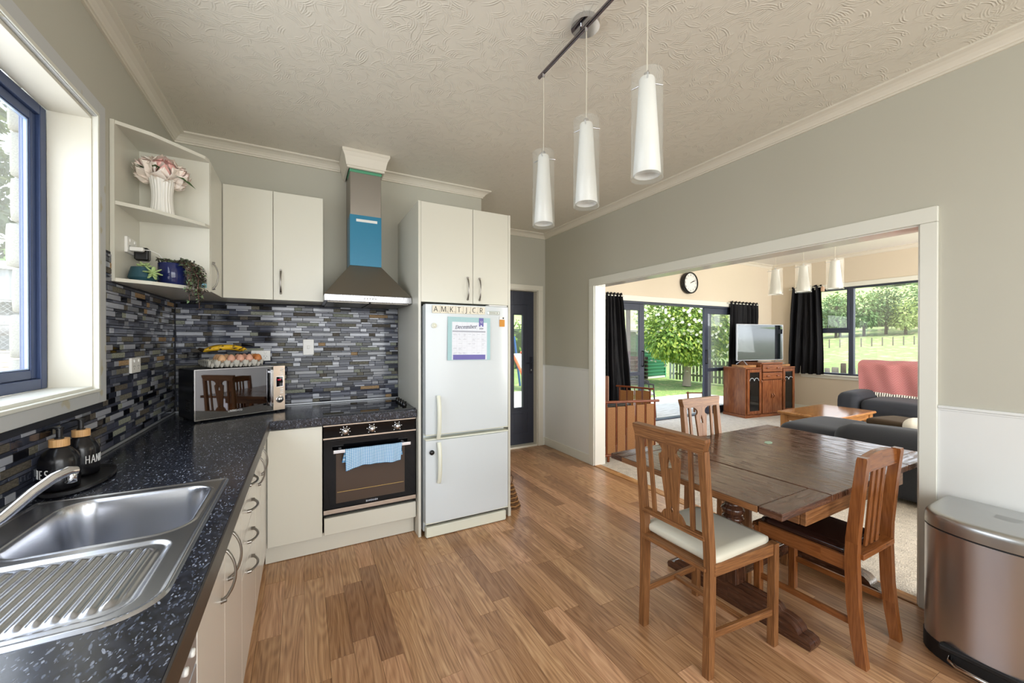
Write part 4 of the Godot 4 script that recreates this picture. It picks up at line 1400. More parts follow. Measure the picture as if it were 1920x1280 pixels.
func sink() -> void:
	# steel inset sink: bowl at the far end, ribbed drainer at the near end; x -0.70..-0.224, z -1.66..-0.895
	var t := thing("kitchen_sink", "stainless steel sink with bowl and ribbed drainer", "sink", V(0, 0.872, 0))
	var x0 := -0.690
	var x1 := -0.224
	var z0 := -1.66
	var z1 := -0.893
	# height field on a fine grid
	var ni := 124
	var nj := 200
	var f := func(i, j):
		var x: float = lerpf(x0, x1, i / float(ni))
		var z: float = lerpf(z0, z1, j / float(nj))
		var y := 0.006
		var edge := minf(minf(x - x0, x1 - x), minf(z - z0, z1 - z))
		# outer corners cut round at the near end by pulling the rim in
		var lim := 0.085 if z > -1.27 else 0.018
		var cx := clampf(x, x0 + lim, x1 - lim)
		var cz := clampf(z, z0 + lim, z1 - lim)
		var d := Vector2(x - cx, z - cz)
		if d.length() > lim:
			var q := d.normalized() * lim
			x = cx + q.x
			z = cz + q.y
			edge = 0.0
		elif d.x != 0.0 or d.y != 0.0:
			edge = minf(edge, lim - d.length())
		if edge < 0.006:
			y = edge
		elif edge < 0.014:
			y = 0.006 - (edge - 0.006) * 0.45
		else:
			y = 0.0024
		# bowl: rounded rectangle x -0.60..-0.262, z -1.612..-1.262
		var bd := rr(x, z, -0.432, -1.435, 0.172, 0.176, 0.07)
		if bd < 0.0:
			y = 0.0024 - 0.165 * smoothstep(0.0, 0.034, -bd) - 0.006 * clampf(-bd / 0.17, 0, 1)
		elif bd < 0.010:
			y = 0.0024 + 0.0018 * sin(PI * bd / 0.010)
		# drainer tray with ribs running towards the bowl
		var dd := rr(x, z, -0.452, -1.075, 0.182, 0.150, 0.05)
		if dd < 0.0:
			y = 0.0024 - 0.0055 * smoothstep(0.0, 0.012, -dd)
			var ribs := rr(x, z, -0.452, -1.075, 0.165, 0.128, 0.05)
			if ribs < 0.0 and x > -0.625:
				var s := fposmod((x + 0.66) / 0.0225, 1.0)
				y += 0.0072 * pow(maxf(0.0, sin(PI * s)), 0.8) * smoothstep(0.0, 0.016, -ribs)
		return V(x, y, z)
	put(nb().grid(ni, nj, f), "basin", M.sink_steel, t)
	put(nb().lathe(V(-0.43, -0.166, -1.45), [Vector2(0.0, 0.001), Vector2(0.018, 0.001), Vector2(0.03, 0.003), Vector2(0.034, 0.006), Vector2(0.038, 0.002)], 24), "waste", M.chrome, t)
	# mixer tap
	t = thing("mixer_tap", "chrome mixer tap with a long swivel spout over the sink", "tap", V(0, 0.872, 0))
	put(nb().lathe(V(-0.668, 0.0, -1.235), [Vector2(0.030, 0), Vector2(0.030, 0.006), Vector2(0.024, 0.012), Vector2(0.022, 0.075), Vector2(0.019, 0.085), Vector2(0, 0.088)], 24), "body", M.chrome, t)
	put(nb().tube([V(-0.668, 0.03, -1.235), V(-0.640, 0.042, -1.283), V(-0.605, 0.072, -1.33), V(-0.572, 0.113, -1.372), V(-0.548, 0.135, -1.40), V(-0.530, 0.142, -1.419), V(-0.519, 0.139, -1.432)], [0.012, 0.012, 0.0125, 0.0125, 0.0125, 0.0125, 0.0105], 14), "spout", M.chrome, t)
	put(nb().lathe(V(-0.526, 0.112, -1.424), [Vector2(0, 0), Vector2(0.010, 0), Vector2(0.0115, 0.002), Vector2(0.0115, 0.018), Vector2(0.010, 0.024)], 16), "aerator", M.chrome, t)
	put(nb().tube([V(-0.668, 0.088, -1.235), V(-0.66, 0.108, -1.21), V(-0.65, 0.118, -1.15)], [0.016, 0.010, 0.006], 10), "lever", M.chrome, t)

func rr(x: float, z: float, cx: float, cz: float, hx: float, hz: float, r: float) -> float:
	var q := Vector2(absf(x - cx) - hx + r, absf(z - cz) - hz + r)
	return Vector2(maxf(q.x, 0), maxf(q.y, 0)).length() + minf(maxf(q.x, q.y), 0) - r

func microwave() -> void:
	# local: x along the front, z out of the front, origin bottom front left
	var t := thing("microwave_oven", "black microwave with mirrored door angled into the corner", "microwave", V(-0.548, 0.872, -2.832), deg_to_rad(28.0))
	put(nb().span(V(0.0, 0.012, -0.255), V(0.50, 0.306, -0.016), 0.006), "casing", M.black_metal, t)
	for p in [V(0.03, 0, -0.04), V(0.47, 0, -0.04), V(0.03, 0, -0.23), V(0.47, 0, -0.23)]:
		put(nb().lathe(p, [Vector2(0.012, 0), Vector2(0.014, 0.013)], 12), "foot", M.black_rubber, t)
	put(nb().span(V(0.0, 0.012, -0.016), V(0.50, 0.306, -0.004), 0.002), "front_frame", M.steel, t)
	var d := put(nb().span(V(0.004, 0.016, -0.004), V(0.424, 0.302, 0.002), 0.001), "door", M.mirror_black, t)
	var fr := nb()
	fr.span(V(0.0, 0.012, -0.004), V(0.004, 0.306, 0.003)).span(V(0.004, 0.302, -0.004), V(0.424, 0.306, 0.003)).span(V(0.004, 0.012, -0.004), V(0.424, 0.0155, 0.003))
	put(fr, "door_frame", M.chrome, d)
	put(nb().span(V(0.398, 0.045, 0.024), V(0.414, 0.285, 0.032), 0.002).span(V(0.400, 0.055, 0.0), V(0.412, 0.067, 0.026)).span(V(0.400, 0.263, 0.0), V(0.412, 0.275, 0.026)), "handle", M.chrome, d)
	text("LIVING+CO", 0.011, M.print_white, d, at(V(0.205, 0.046, 0.0024)))
	put(nb().span(V(0.426, 0.012, -0.004), V(0.50, 0.306, 0.002), 0.001), "control_panel", M.champagne, t)
	put(nb().span(V(0.442, 0.165, 0.001), V(0.488, 0.235, 0.0032), 0.001), "display_frame", M.chrome, t)
	var dis := put(nb().span(V(0.4445, 0.1675, 0.002), V(0.4855, 0.2325, 0.0038)), "display", M.black_glass, t)
	for k in 3:
		put(nb().span(V(0.452 + k * 0.0075, 0.208, 0.0037), V(0.457 + k * 0.0075, 0.217, 0.0042)), "lit_digit", M.red_led, dis)
	for k in 7:
		var y := 0.284 - k * 0.013 if k < 4 else 0.150 - (k - 4) * 0.013
		put(nb().span(V(0.468, y - 0.003, 0.001), V(0.488, y + 0.003, 0.0036), 0.001), "button", M.white_plastic, t)
	var kn := nb()
	kn.xf = Transform3D(Basis(Vector3.RIGHT, PI / 2), V(0.465, 0.083, 0.002))
	kn.lathe(Vector3.ZERO, [Vector2(0.024, 0), Vector2(0.024, 0.003), Vector2(0.018, 0.004), Vector2(0.017, 0.018), Vector2(0.015, 0.020), Vector2(0, 0.020)], 24)
	put(kn, "dial", M.chrome, t)
	var vent := nb()
	for i in 5:
		for j in 7:
			vent.box(V(-0.0005, 0.06 + j * 0.011, -0.065 - i * 0.014), V(0.002, 0.005, 0.010))
	put(vent, "side_vents", M.gap_dark, t)

func counter_things() -> void:
	# soap tray and the two pump bottles
	var tr := nb()
	tr.xf = Transform3D(Basis(Vector3.UP, 0.0).scaled(V(0.075, 1, 0.165)), V(-0.661, 0.8725, -1.85))
	tr.lathe(Vector3.ZERO, [Vector2(0, 0.001), Vector2(0.94, 0.001), Vector2(1.0, 0.004), Vector2(1.0, 0.014), Vector2(0.96, 0.015), Vector2(0.93, 0.006), Vector2(0, 0.0055)], 40)
	solo(tr, "soap_tray", M.black_plastic, "black oval tray carrying the two soap bottles", "tray")
	bottle(V(-0.684, 0.8785, -1.78), "DISHES", -1.02, "black pump bottle lettered for dishes with bamboo collar")
	bottle(V(-0.688, 0.8785, -1.93), "HANDS", 0.33, "black pump bottle lettered for hands with bamboo collar")
	# egg tray with eggs and bananas on the microwave
	var o := V(-0.402, 1.1785, -3.043)
	var turn := deg_to_rad(22.0)
	var t := thing("egg_tray", "grey pulp egg trays stacked on the microwave", "egg tray", o, turn)
	for lay in 3:
		var e := nb()
		var fz := func(i, j):
			var x: float = (i / 48.0 - 0.5) * 0.29
			var z: float = (j / 40.0 - 0.5) * 0.242
			var c := cos(x / 0.29 * TAU * 6.0) * cos(z / 0.242 * TAU * 5.0)
			var yy := 0.022 + 0.020 * signf(c) * pow(absf(c), 0.7)
			if i == 0 or j == 0 or i == 48 or j == 40:
				yy = 0.034
			return V(x, yy + lay * 0.006, z)
		e.grid(48, 40, fz)
		put(e, "pulp_layer", M.pulp, t)
	var eggm := nb().lathe(Vector3.ZERO, [Vector2(0, 0), Vector2(0.010, 0.0025), Vector2(0.0165, 0.009), Vector2(0.0205, 0.018), Vector2(0.0215, 0.026), Vector2(0.0195, 0.036), Vector2(0.015, 0.046), Vector2(0.008, 0.0535), Vector2(0, 0.056)], 18).mesh()
	var eg := 0
	for spot in [[-2, 2], [-1, 2], [0, 2], [1, 2], [2, 2], [-2, 1], [-2, 0], [2, 1], [2, 0], [0, 1], [1, 0], [-1, 0]]:
		var egg := putm(eggm, "egg", M[["egg_pink", "egg_pale", "egg_brown"][[1, 0, 0, 0, 2, 1, 1, 2, 1, 0, 0, 1][eg]]], self)
		egg.position = o + Basis(Vector3.UP, turn) * V((spot[0]) * 0.0483 + 0.024, 0.027, spot[1] * 0.0484)
		tag(egg, ["pale pink egg sitting in the grey pulp tray", "pale cream brown egg sitting in the grey pulp tray", "brown egg sitting in the grey pulp tray"][[1, 0, 0, 0, 2, 1, 1, 2, 1, 0, 0, 1][eg]], "egg", "eggs in the tray on the microwave")
		eg += 1
	t = thing("banana_bunch", "ripe spotted yellow bananas lying on the eggs", "bananas", o + Basis(Vector3.UP, turn) * V(-0.03, 0.086, -0.02), turn)
	for k in 4:
		var bb := nb()
		var pts := []
		var rr2 := []
		for i in 15:
			var s := i / 14.0
			pts.append(V(-0.105 + s * 0.215, 0.014 + 0.026 * sin(PI * s) * (1.0 if k < 2 else 0.6) + (0.010 if k > 1 else 0.0), -0.045 + k * 0.027 + 0.012 * sin(PI * s) * (k - 1.5)))
			rr2.append(0.0175 * pow(sin(PI * clampf(s, 0.03, 0.97)), 0.35) * (0.45 if i == 0 or i == 14 else 1.0))
		bb.tube(pts, rr2, 7)
		put(bb, "banana", M.banana, t)
	put(nb().tube([V(-0.10, 0.02, -0.03), V(-0.125, 0.03, -0.01)], [0.014, 0.009], 8), "stem", M.banana_stem, t)
	put(nb().soft(V(0.025, 0.036, 0.052), V(0.024, 0.015, 0.004), 0.002, 4), "sticker", M.white_plastic, t)

func bottle(p: Vector3, word: String, start: float, label: String) -> void:
	var t := thing("soap_bottle", label, "bottle", p, 0.0, "soap bottles on the black tray")
	put(nb().lathe(Vector3.ZERO, [Vector2(0, 0), Vector2(0.040, 0), Vector2(0.0455, 0.004), Vector2(0.0465, 0.010), Vector2(0.0465, 0.086), Vector2(0.045, 0.098), Vector2(0.039, 0.112), Vector2(0.029, 0.124), Vector2(0.020, 0.131), Vector2(0.018, 0.142)], 32), "body", M.black_satin, t)
	put(nb().lathe(V(0, 0.134, 0), [Vector2(0.019, 0), Vector2(0.0235, 0), Vector2(0.0235, 0), Vector2(0.0235, 0.023), Vector2(0.0235, 0.023), Vector2(0, 0.023)], 28), "collar", M.bamboo, t).set_meta("label", "pale bamboo collar")
	var pm := nb().lathe(V(0, 0.157, 0), [Vector2(0.011, 0), Vector2(0.011, 0.004), Vector2(0.0075, 0.005), Vector2(0.0075, 0.030), Vector2(0.0105, 0.031), Vector2(0.0105, 0.037), Vector2(0, 0.039)], 16)
	pm.tube([V(0.008, 0.192, 0.004), V(-0.010, 0.193, -0.002), V(-0.024, 0.190, -0.007), V(-0.032, 0.186, -0.010)], [0.008, 0.0075, 0.006, 0.004], 8, 0.5)
	put(pm, "pump", M.black_plastic, t)
	# letters wrapped round the body; angle 0 faces the room (the camera side), positive to its right
	var base := atan2(-p.x, -p.z)
	for k in word.length():
		var an: float
		if start < 0:
			an = base + start * 0.6 - (word.length() - 1 - k) * 0.36
		else:
			an = base + start + k * 0.33
		var n := V(sin(an), 0, cos(an))
		text(word[k], 0.026, M.print_white, t, Transform3D(Basis(Vector3.UP, an).scaled_local(V(0.6, 1, 1)), V(0, 0.055, 0) + n * 0.0467), "Droid Sans", 0.0012, "letter")

func leaf(b: B, p: Vector3, dir: Vector3, up: Vector3, L: float, w: float, droop := 0.2) -> void:
	# a folded leaf of four triangles with a pointed tip
	var side := dir.cross(up).normalized()
	var mid := p + dir * L * 0.5 - up * (droop * L * 0.15)
	var tip := p + dir * L - up * (droop * L * 0.6)
	var l := mid + side * w * 0.5 + up * w * 0.12
	var r := mid - side * w * 0.5 + up * w * 0.12
	for q in [[p, l, mid], [l, tip, mid], [p, mid, r], [mid, tip, r]]:
		var nn: Vector3 = (q[1] - q[0]).cross(q[2] - q[0]).normalized()
		if nn.dot(up) < 0:
			nn = -nn
		var a := b.vert(q[0], nn, Vector2(0, 0))
		var c := b.vert(q[1], nn, Vector2(1, 0))
		var d := b.vert(q[2], nn, Vector2(0, 1))
		b.face(a, c, d)

func shelf_things() -> void:
	# fluted vase with peonies on the middle shelf
	var o := V(-0.606, 1.9645, -2.508)
	var t := thing("fluted_vase", "white fluted ceramic vase holding pink peonies", "vase", o)
	var vb := nb()
	var vf := func(i, j):
		var an: float = TAU * i / 132.0
		var s: float = j / 12.0
		var r := 0.047 - 0.010 * sin(PI * clampf(s * 1.05, 0, 1)) + 0.004 * s
		r *= 1.0 + 0.035 * cos(an * 22.0)
		return V(cos(an) * r, s * 0.185, sin(an) * r)
	vb.grid(132, 12, vf)
	put(vb, "body", M.porcelain, t)
	put(nb().lathe(V(0, 0.178, 0), [Vector2(0, 0), Vector2(0.046, 0)], 24), "inside", M.gap_dark, t)
	var rg := RandomNumberGenerator.new()
	rg.seed = 9
	var spots := [[V(-0.055, 0.215, 0.02), V(-0.5, 0.5, 0.5), 0.049], [V(0.018, 0.213, 0.045), V(0.3, 0.42, 0.9), 0.056], [V(-0.005, 0.240, -0.02), V(0, 1, 0.1), 0.048], [V(0.068, 0.205, 0.0), V(0.8, 0.4, 0.3), 0.045], [V(-0.072, 0.190, -0.01), V(-0.9, 0.2, 0.2), 0.040], [V(0.060, 0.168, -0.03), V(0.9, -0.1, 0.0), 0.030]]
	for k in spots.size():
		var e = spots[k]
		var fl := thing("peony", ["rounded pink peony leaning out beside the open one", "wide open peony with a rose heart above the vase", "pale peony standing at the top of the bouquet", "cream peony leaning out towards the cabinet door", "half-hidden peony drooping towards the window side", "small pink peony bud hanging below the green leaf"][k], "flower", o, 0.0, "peonies in the white vase")
		var ax: Vector3 = e[1].normalized()
		var u := ax.cross(V(0.3, 0.1, 1)).normalized()
		var w := ax.cross(u)
		for ring in 3:
			var pb := nb()
			var cnt: int = [7, 6, 5][ring]
			for q in cnt:
				var an := TAU * q / cnt + ring * 0.5
				var rad: Vector3 = u * cos(an) + w * sin(an)
				var tang := ax.cross(rad)
				var R: float = e[2] * [1.0, 0.86, 0.68][ring]
				var cup := func(i, j):
					var a: float = (i / 6.0 - 0.5) * 1.15
					var s: float = j / 6.0
					var op: float = s * [1.95, 2.35, 2.75][ring]
					var wd := sin(PI * clampf(s * 0.86 + 0.08, 0, 1))
					return e[0] + (-ax * cos(op) + rad * sin(op) + ax * 0.15 * s) * R + tang * a * wd * R * 1.2 + ax * (0.10 * R * cos(a * 6.0) * s)
				pb.grid(6, 6, cup)
			put(pb, "petals", [M.petal_cream, M.petal_cream, M.petal_pink][ring] if k != 1 or ring < 2 else M.petal_rose, fl)
		put(nb().soft(e[0] - ax * e[2] * 0.2, Vector3.ONE * e[2] * 0.5, e[2] * 0.25, 6), "heart", M.petal_pink if k != 1 else M.petal_rose, fl)
		put(nb().tube([e[0] - ax * e[2] * 0.9, o * 0 + V(e[0].x * 0.3, 0.17, e[0].z * 0.3)], 0.003, 6), "stem", M.leaf_green, fl)
	var lv := nb()
	for q in [[V(-0.03, 0.188, 0.04), V(-0.8, 0.25, 0.5)], [V(0.05, 0.185, 0.04), V(0.9, -0.25, 0.4)], [V(0.07, 0.185, 0.02), V(0.9, -0.45, 0.1)], [V(-0.01, 0.19, 0.05), V(0.2, 0.3, 0.9)], [V(-0.05, 0.187, 0.03), V(-0.3, 0.3, 0.8)]]:
		leaf(lv, q[0], q[1].normalized(), V(0.1, 0.9, 0.4).normalized(), 0.075, 0.03, 0.3)
	put(lv, "leaves", M.leaf_green, t)
	# teal pot with succulent
	o = V(-0.664, 1.6245, -2.462)
	t = thing("teal_pot", "matt teal plant pot with a pale green succulent", "potted plant", o)
	put(nb().lathe(Vector3.ZERO, [Vector2(0, 0), Vector2(0.040, 0), Vector2(0.040, 0), Vector2(0.056, 0.017), Vector2(0.056, 0.017), Vector2(0.044, 0.066), Vector2(0.041, 0.066), Vector2(0.041, 0.055), Vector2(0, 0.055)], 32), "pot", M.teal, t)
	var su := nb()
	for cl in [[V(0.045, 0.040, 0.045), V(0.4, 0.25, 0.9), 0.036, 11], [V(0.012, 0.072, 0.03), V(0.1, 0.8, 0.4), 0.028, 9]]:
		var ax: Vector3 = cl[1].normalized()
		var u := ax.cross(Vector3.UP).normalized()
		var w := ax.cross(u)
		for q in cl[3]:
			var an: float = TAU * q / cl[3] * 1.6
			var d: Vector3 = (u * cos(an) + w * sin(an) + ax * (0.15 + 0.5 * (q % 2))).normalized()
			var pp := []
			var rr2 := []
			for i in 5:
				var s := i / 4.0
				pp.append(cl[0] + d * s * cl[2] * (1.0 - 0.2 * (q % 2)))
				rr2.append(0.0035 + 0.0062 * sin(PI * clampf(s * 0.85 + 0.05, 0, 1)))
			su.tube(pp, rr2, 7, 0.45)
		su.tube([V(0.0, 0.055, 0.01), cl[0]], 0.003, 6)
	put(su, "succulent", M.succulent, t)
	# navy pot with the trailing plant
	o = V(-0.578, 1.6245, -2.556)
	t = thing("navy_pot", "glossy navy plant pot with a dark trailing plant", "potted plant", o)
	put(nb().lathe(Vector3.ZERO, [Vector2(0, 0), Vector2(0.055, 0), Vector2(0.058, 0.003), Vector2(0.058, 0.105), Vector2(0.0565, 0.107), Vector2(0.054, 0.105), Vector2(0.054, 0.095), Vector2(0, 0.095)], 36), "pot", M.navy_gloss, t)
	var dark := nb()
	var pale := nb()
	var vine := nb()
	rg.seed = 21
	for k in 30:
		var an := rg.randf_range(-0.6, 1.5)
		var st := V(cos(an) * 0.03, 0.10, sin(an) * 0.03)
		var pts := [st]
		var dirx := V(0.060 + rg.randf() * 0.040, 0, 0.012 + rg.randf() * 0.05)
		var fall := rg.randf_range(0.05, 0.235)
		if k > 24:
			dirx = V(rg.randf_range(-0.07, 0.05), 0, rg.randf_range(0.0, 0.06))
			fall = -0.01
		for i in 9:
			var s := (i + 1) / 9.0
			pts.append(st + dirx * minf(1.0, s * 2.2) + V(rg.randf_range(-0.006, 0.006), 0.022 * sin(minf(1.0, s * 2.4) * PI * 0.8) - fall * maxf(0.0, s - 0.2) / 0.8, rg.randf_range(-0.006, 0.006)))
		vine.tube(pts, 0.0011, 5)
		for i in range(1, pts.size()):
			for q in 5:
				var d := V(rg.randf_range(-1, 1), rg.randf_range(-0.5, 0.4), rg.randf_range(-1, 1)).normalized()
				leaf(dark if rg.randf() < 0.72 else pale, pts[i] + d * 0.002, d, V(0.2, 0.8, 0.5).normalized(), rg.randf_range(0.012, 0.021), rg.randf_range(0.007, 0.011), 0.3)
	put(vine, "stems", M.vine, t)
	put(dark, "dark_leaves", M.leaf_dark, t).set_meta("kind", "stuff")
	put(pale, "pale_leaves", M.leaf_sage, t).set_meta("kind", "stuff")
	# small jar behind the vines
	t = thing("small_jar", "small jar with a pale blue band behind the trailing plant", "jar", V(-0.468, 1.6245, -2.605))
	put(nb().lathe(Vector3.ZERO, [Vector2(0, 0), Vector2(0.017, 0), Vector2(0.019, 0.004), Vector2(0.019, 0.022)], 20), "base_band", M.sky_blue, t)
	put(nb().lathe(Vector3.ZERO, [Vector2(0.019, 0.022), Vector2(0.019, 0.040), Vector2(0.016, 0.046), Vector2(0, 0.046)], 20), "upper_part", M.glass_grey, t)
	# socket inside the shelf with two plugs
	plate("power_socket", "white power socket inside the open corner shelf", Transform3D(Basis(Vector3.UP, PI / 2), V(WL + 0.017, 1.795, -2.51)), Vector2(0.118, 0.075), "socket")
	t = thing("white_charger", "white plug-in charger with a thin cable in the shelf", "charger", V(WL + 0.028, 1.778, -2.475))
	var ch := nb()
	ch.span(V(0, -0.011, -0.011), V(0.052, 0.011, 0.011), 0.005)
	put(ch, "body", M.white_plastic, t)
	put(nb().tube([V(0.052, 0, 0), V(0.075, -0.001, 0), V(0.10, -0.012, -0.02), V(0.12, -0.05, -0.06), V(0.10, -0.12, -0.10)], 0.002, 6), "cable", M.white_plastic, t)
	t = thing("black_charger", "black plug-in charger beside the white plug", "charger", V(WL + 0.028, 1.770, -2.545))
	put(nb().span(V(0, -0.035, -0.022), V(0.055, 0.028, 0.022), 0.008), "body", M.black_plastic, t)

func bar(b: B, p: Vector3, q: Vector3, w: float, d: float, bev := 0.003) -> B:
	# squared bar from p to q; w along the local x, d along the local z
	var keep := b.xf
	var y := (q - p).normalized()
	var x := Vector3.RIGHT
	if absf(y.x) > 0.9:
		x = Vector3.BACK
	var z := x.cross(y).normalized()
	x = y.cross(z).normalized()
	b.xf = keep * Transform3D(Basis(x, y, z), (p + q) * 0.5)
	b.uo = Vector2(fposmod(p.x * 3.1 + p.y, 1.0), fposmod(p.z * 2.3 + q.x, 1.0))
	b.box(Vector3.ZERO, V(w, p.distance_to(q), d), bev)
	b.xf = keep
	b.uo = Vector2.ZERO
	return b

func pendant(where: Vector3, ceil_y: float, label: String, group: String, k := 1.0) -> Node3D:
	var t := thing("pendant_lamp", label, "pendant lamp", where, 0.0, group)
	var w := func(pts: Array) -> Array:
		return pts.map(func(p): return Vector2(p.x * k, p.y))
	put(nb().lathe(Vector3.ZERO, w.call([Vector2(0.0445, 0.0), Vector2(0.0445, 0.0), Vector2(0.046, 0.002), Vector2(0.0265, 0.325), Vector2(0.024, 0.330), Vector2(0, 0.331), Vector2(0, 0.327), Vector2(0.022, 0.326), Vector2(0.0425, 0.002)]), 32), "shade", M.opal, t)
	put(nb().lathe(V(0, -0.012, 0), w.call([Vector2(0.0535, 0.356), Vector2(0.0535, 0.0), Vector2(0.0535, 0.0), Vector2(0.051, 0.0), Vector2(0.051, 0.0), Vector2(0.051, 0.356), Vector2(0.051, 0.356), Vector2(0.0535, 0.356)]), 32), "glass_sleeve", M.lamp_glass, t)
	for q in 3:
		var an := TAU * q / 3.0 + 0.25
		var d := V(cos(an), 0, sin(an))
		put(nb().tube([d * 0.018 * k + V(0, 0.318, 0), d * 0.060 * k + V(0, 0.318, 0)], 0.003, 8), "pin", M.chrome, t)
	put(nb().lathe(V(0, 0.33, 0), [Vector2(0.010, 0), Vector2(0.010, 0.018), Vector2(0.003, 0.024)], 12), "cap", M.chrome, t)
	put(nb().tube([V(0, 0.35, 0), V(0.001, (0.35 + ceil_y - where.y) * 0.5, 0.001), V(0, ceil_y - where.y, 0)], 0.0022, 6), "cord", M.clear_cord, t)
	return t

func lamps() -> void:
	var by := 2.642
	for k in 3:
		pendant(V(1.036 + 0.004 * k, 1.915, -1.62 + 0.322 * k), by, ["opal glass cone pendant at the fridge end of the bar", "opal glass cone pendant below the round ceiling rose", "opal glass cone pendant at the far end from the fridge"][k], "pendants over the kitchen floor")
	var t := thing("lamp_bar", "chrome ceiling rose with long bar carrying three pendants", "lamp bar")
	put(nb().lathe(V(1.06, KH, -1.33), [Vector2(0, -0.001), Vector2(0.055, -0.001), Vector2(0.058, -0.006), Vector2(0.060, -0.028), Vector2(0.060, -0.028), Vector2(0, -0.028)], 36), "rose", M.chrome, t)
	put(nb().tube([V(1.036, by + 0.006, -1.66), V(1.046, by + 0.006, -0.90)], 0.009, 12), "bar", M.chrome_dark, t)
	put(nb().tube([V(1.045, KH - 0.02, -1.335), V(1.042, by, -1.335)], 0.006, 8), "strut", M.chrome, t)
	for k in 3:
		put(nb().lathe(V(1.036 + 0.004 * k, by - 0.016, -1.62 + 0.322 * k), [Vector2(0, 0), Vector2(0.006, 0.0), Vector2(0.007, 0.016)], 10), "cord_grip", M.chrome, t)
	for k in 3:
		pendant(V(5.64 - 0.02 * k, 1.965, -3.02 + 0.345 * k), 2.80, ["cream glass pendant in the living room beside the corner", "cream glass pendant in the living room, middle of three", "cream glass pendant in front of the picture window"][k], "pendants in the living room", 1.6)
	t = thing("lamp_bar", "chrome bar under the living-room ceiling carrying pendants", "lamp bar")
	put(nb().tube([V(5.64, 2.806, -3.08), V(5.6, 2.806, -2.27)], 0.009, 10), "bar", M.chrome, t)
	put(nb().lathe(V(5.62, LH, -2.68), [Vector2(0, -0.001), Vector2(0.058, -0.003), Vector2(0.060, -0.05), Vector2(0, -0.052)], 28), "rose", M.chrome, t)

# post with a bent side outline: rows of [y, z back, z front]
func post(rows: Array, x: float, w: float) -> B:
	var b := nb()
	var pts := []
	for q in rows:
		pts.append(Vector2(q[2], q[0]))
	for k in range(rows.size() - 1, -1, -1):
		pts.append(Vector2(rows[k][1], rows[k][0]))
	b.uo = Vector2(x * 2.0, x)
	b.xf = Transform3D(Basis(Vector3.UP, -PI / 2), V(x, 0, 0))
	b.ext(pts, -w * 0.5, w * 0.5, true)
	return b

func splat_half(s: float) -> Array:
	var a := [[0.0, 0.915], [0.058, 0.915], [0.058, 0.899], [0.044, 0.892], [0.034, 0.880], [0.031, 0.868], [0.036, 0.856], [0.047, 0.850], [0.048, 0.842], [0.027, 0.628], [0.026, 0.606], [0.036, 0.600], [0.044, 0.590], [0.053, 0.572], [0.053, 0.560], [0.0, 0.560], [0.0, 0.598], [0.0075, 0.610], [0.0006, 0.628], [0.0008, 0.795], [0.013, 0.792], [0.010, 0.815], [0.005, 0.832], [0.0, 0.848]]
	var out := []
	for p in a:
		out.append(Vector2(p[0] * s * 1.14, p[1]))
	return out

func old_chair(where: Vector3, turn: float, label: String, m: Material) -> Node3D:
	# local +z is the way the sitter looks
	var t := thing("dining_chair", label, "chair", where, turn, "old oak dining chairs")
	for s in [-1, 1]:
		# back post, one piece: leg and upright
		put(post([[0.0, -0.226, -0.192], [0.20, -0.220, -0.184], [0.42, -0.218, -0.180], [0.50, -0.220, -0.184], [0.70, -0.236, -0.204], [0.91, -0.255, -0.225]], s * 0.168, 0.030), "back_post", m, t)
		var b := nb()
		bar(b, V(s * 0.192, 0.0, 0.198), V(s * 0.194, 0.455, 0.200), 0.034, 0.034)
		put(b, "leg", m, t)
		# narrow slats
		put(bar(nb(), V(s * 0.100, 0.555, -0.210), V(s * 0.108, 0.915, -0.240), 0.020, 0.012, 0.001), "slat", m, t)
		put(bar(nb(), V(s * 0.176, 0.428, -0.19), V(s * 0.194, 0.428, 0.19), 0.02, 0.052), "seat_rail", m, t)
		put(bar(nb(), V(s * 0.170, 0.165, -0.19), V(s * 0.192, 0.150, 0.19), 0.018, 0.030), "stretcher", m, t)
	put(bar(nb(), V(-0.165, 0.428, -0.200), V(0.165, 0.428, -0.200), 0.052, 0.02), "seat_rail", m, t)
	put(bar(nb(), V(-0.19, 0.428, 0.203), V(0.19, 0.428, 0.203), 0.052, 0.02), "seat_rail", m, t)
	put(bar(nb(), V(-0.185, 0.158, 0.02), V(0.185, 0.158, 0.02), 0.028, 0.016), "stretcher", m, t)
	# lower back rail, top rail with its sloped ends
	put(bar(nb(), V(-0.162, 0.552, -0.211), V(0.162, 0.552, -0.211), 0.034, 0.020), "lower_rail", m, t)
	var tr := nb()
	tr.xf = Transform3D(Basis(Vector3.RIGHT, -0.085), V(0, 0.900, -0.240))
	tr.ext([Vector2(-0.176, 0.0), Vector2(0.176, 0.0), Vector2(0.182, 0.022), Vector2(0.190, 0.048), Vector2(0.190, 0.060), Vector2(-0.190, 0.060), Vector2(-0.190, 0.048), Vector2(-0.182, 0.022)], -0.017, 0.017, false, true)
	put(tr, "top_rail", m, t)
	var sp := nb()
	sp.xf = Transform3D(Basis(Vector3.RIGHT, -0.085), V(0, 0.0, -0.162))
	for s in [-1.0, 1.0]:
		sp.ext(splat_half(s), -0.006, 0.006)
	put(sp, "splat", m, t)
	put(nb().soft(V(0, 0.463, 0.0), V(0.372, 0.042, 0.385), 0.018, 8, V(0, 0.016, 0)), "seat_pad", M.cream_vinyl, t).set_meta("label", "worn cream vinyl seat pad")
	return t

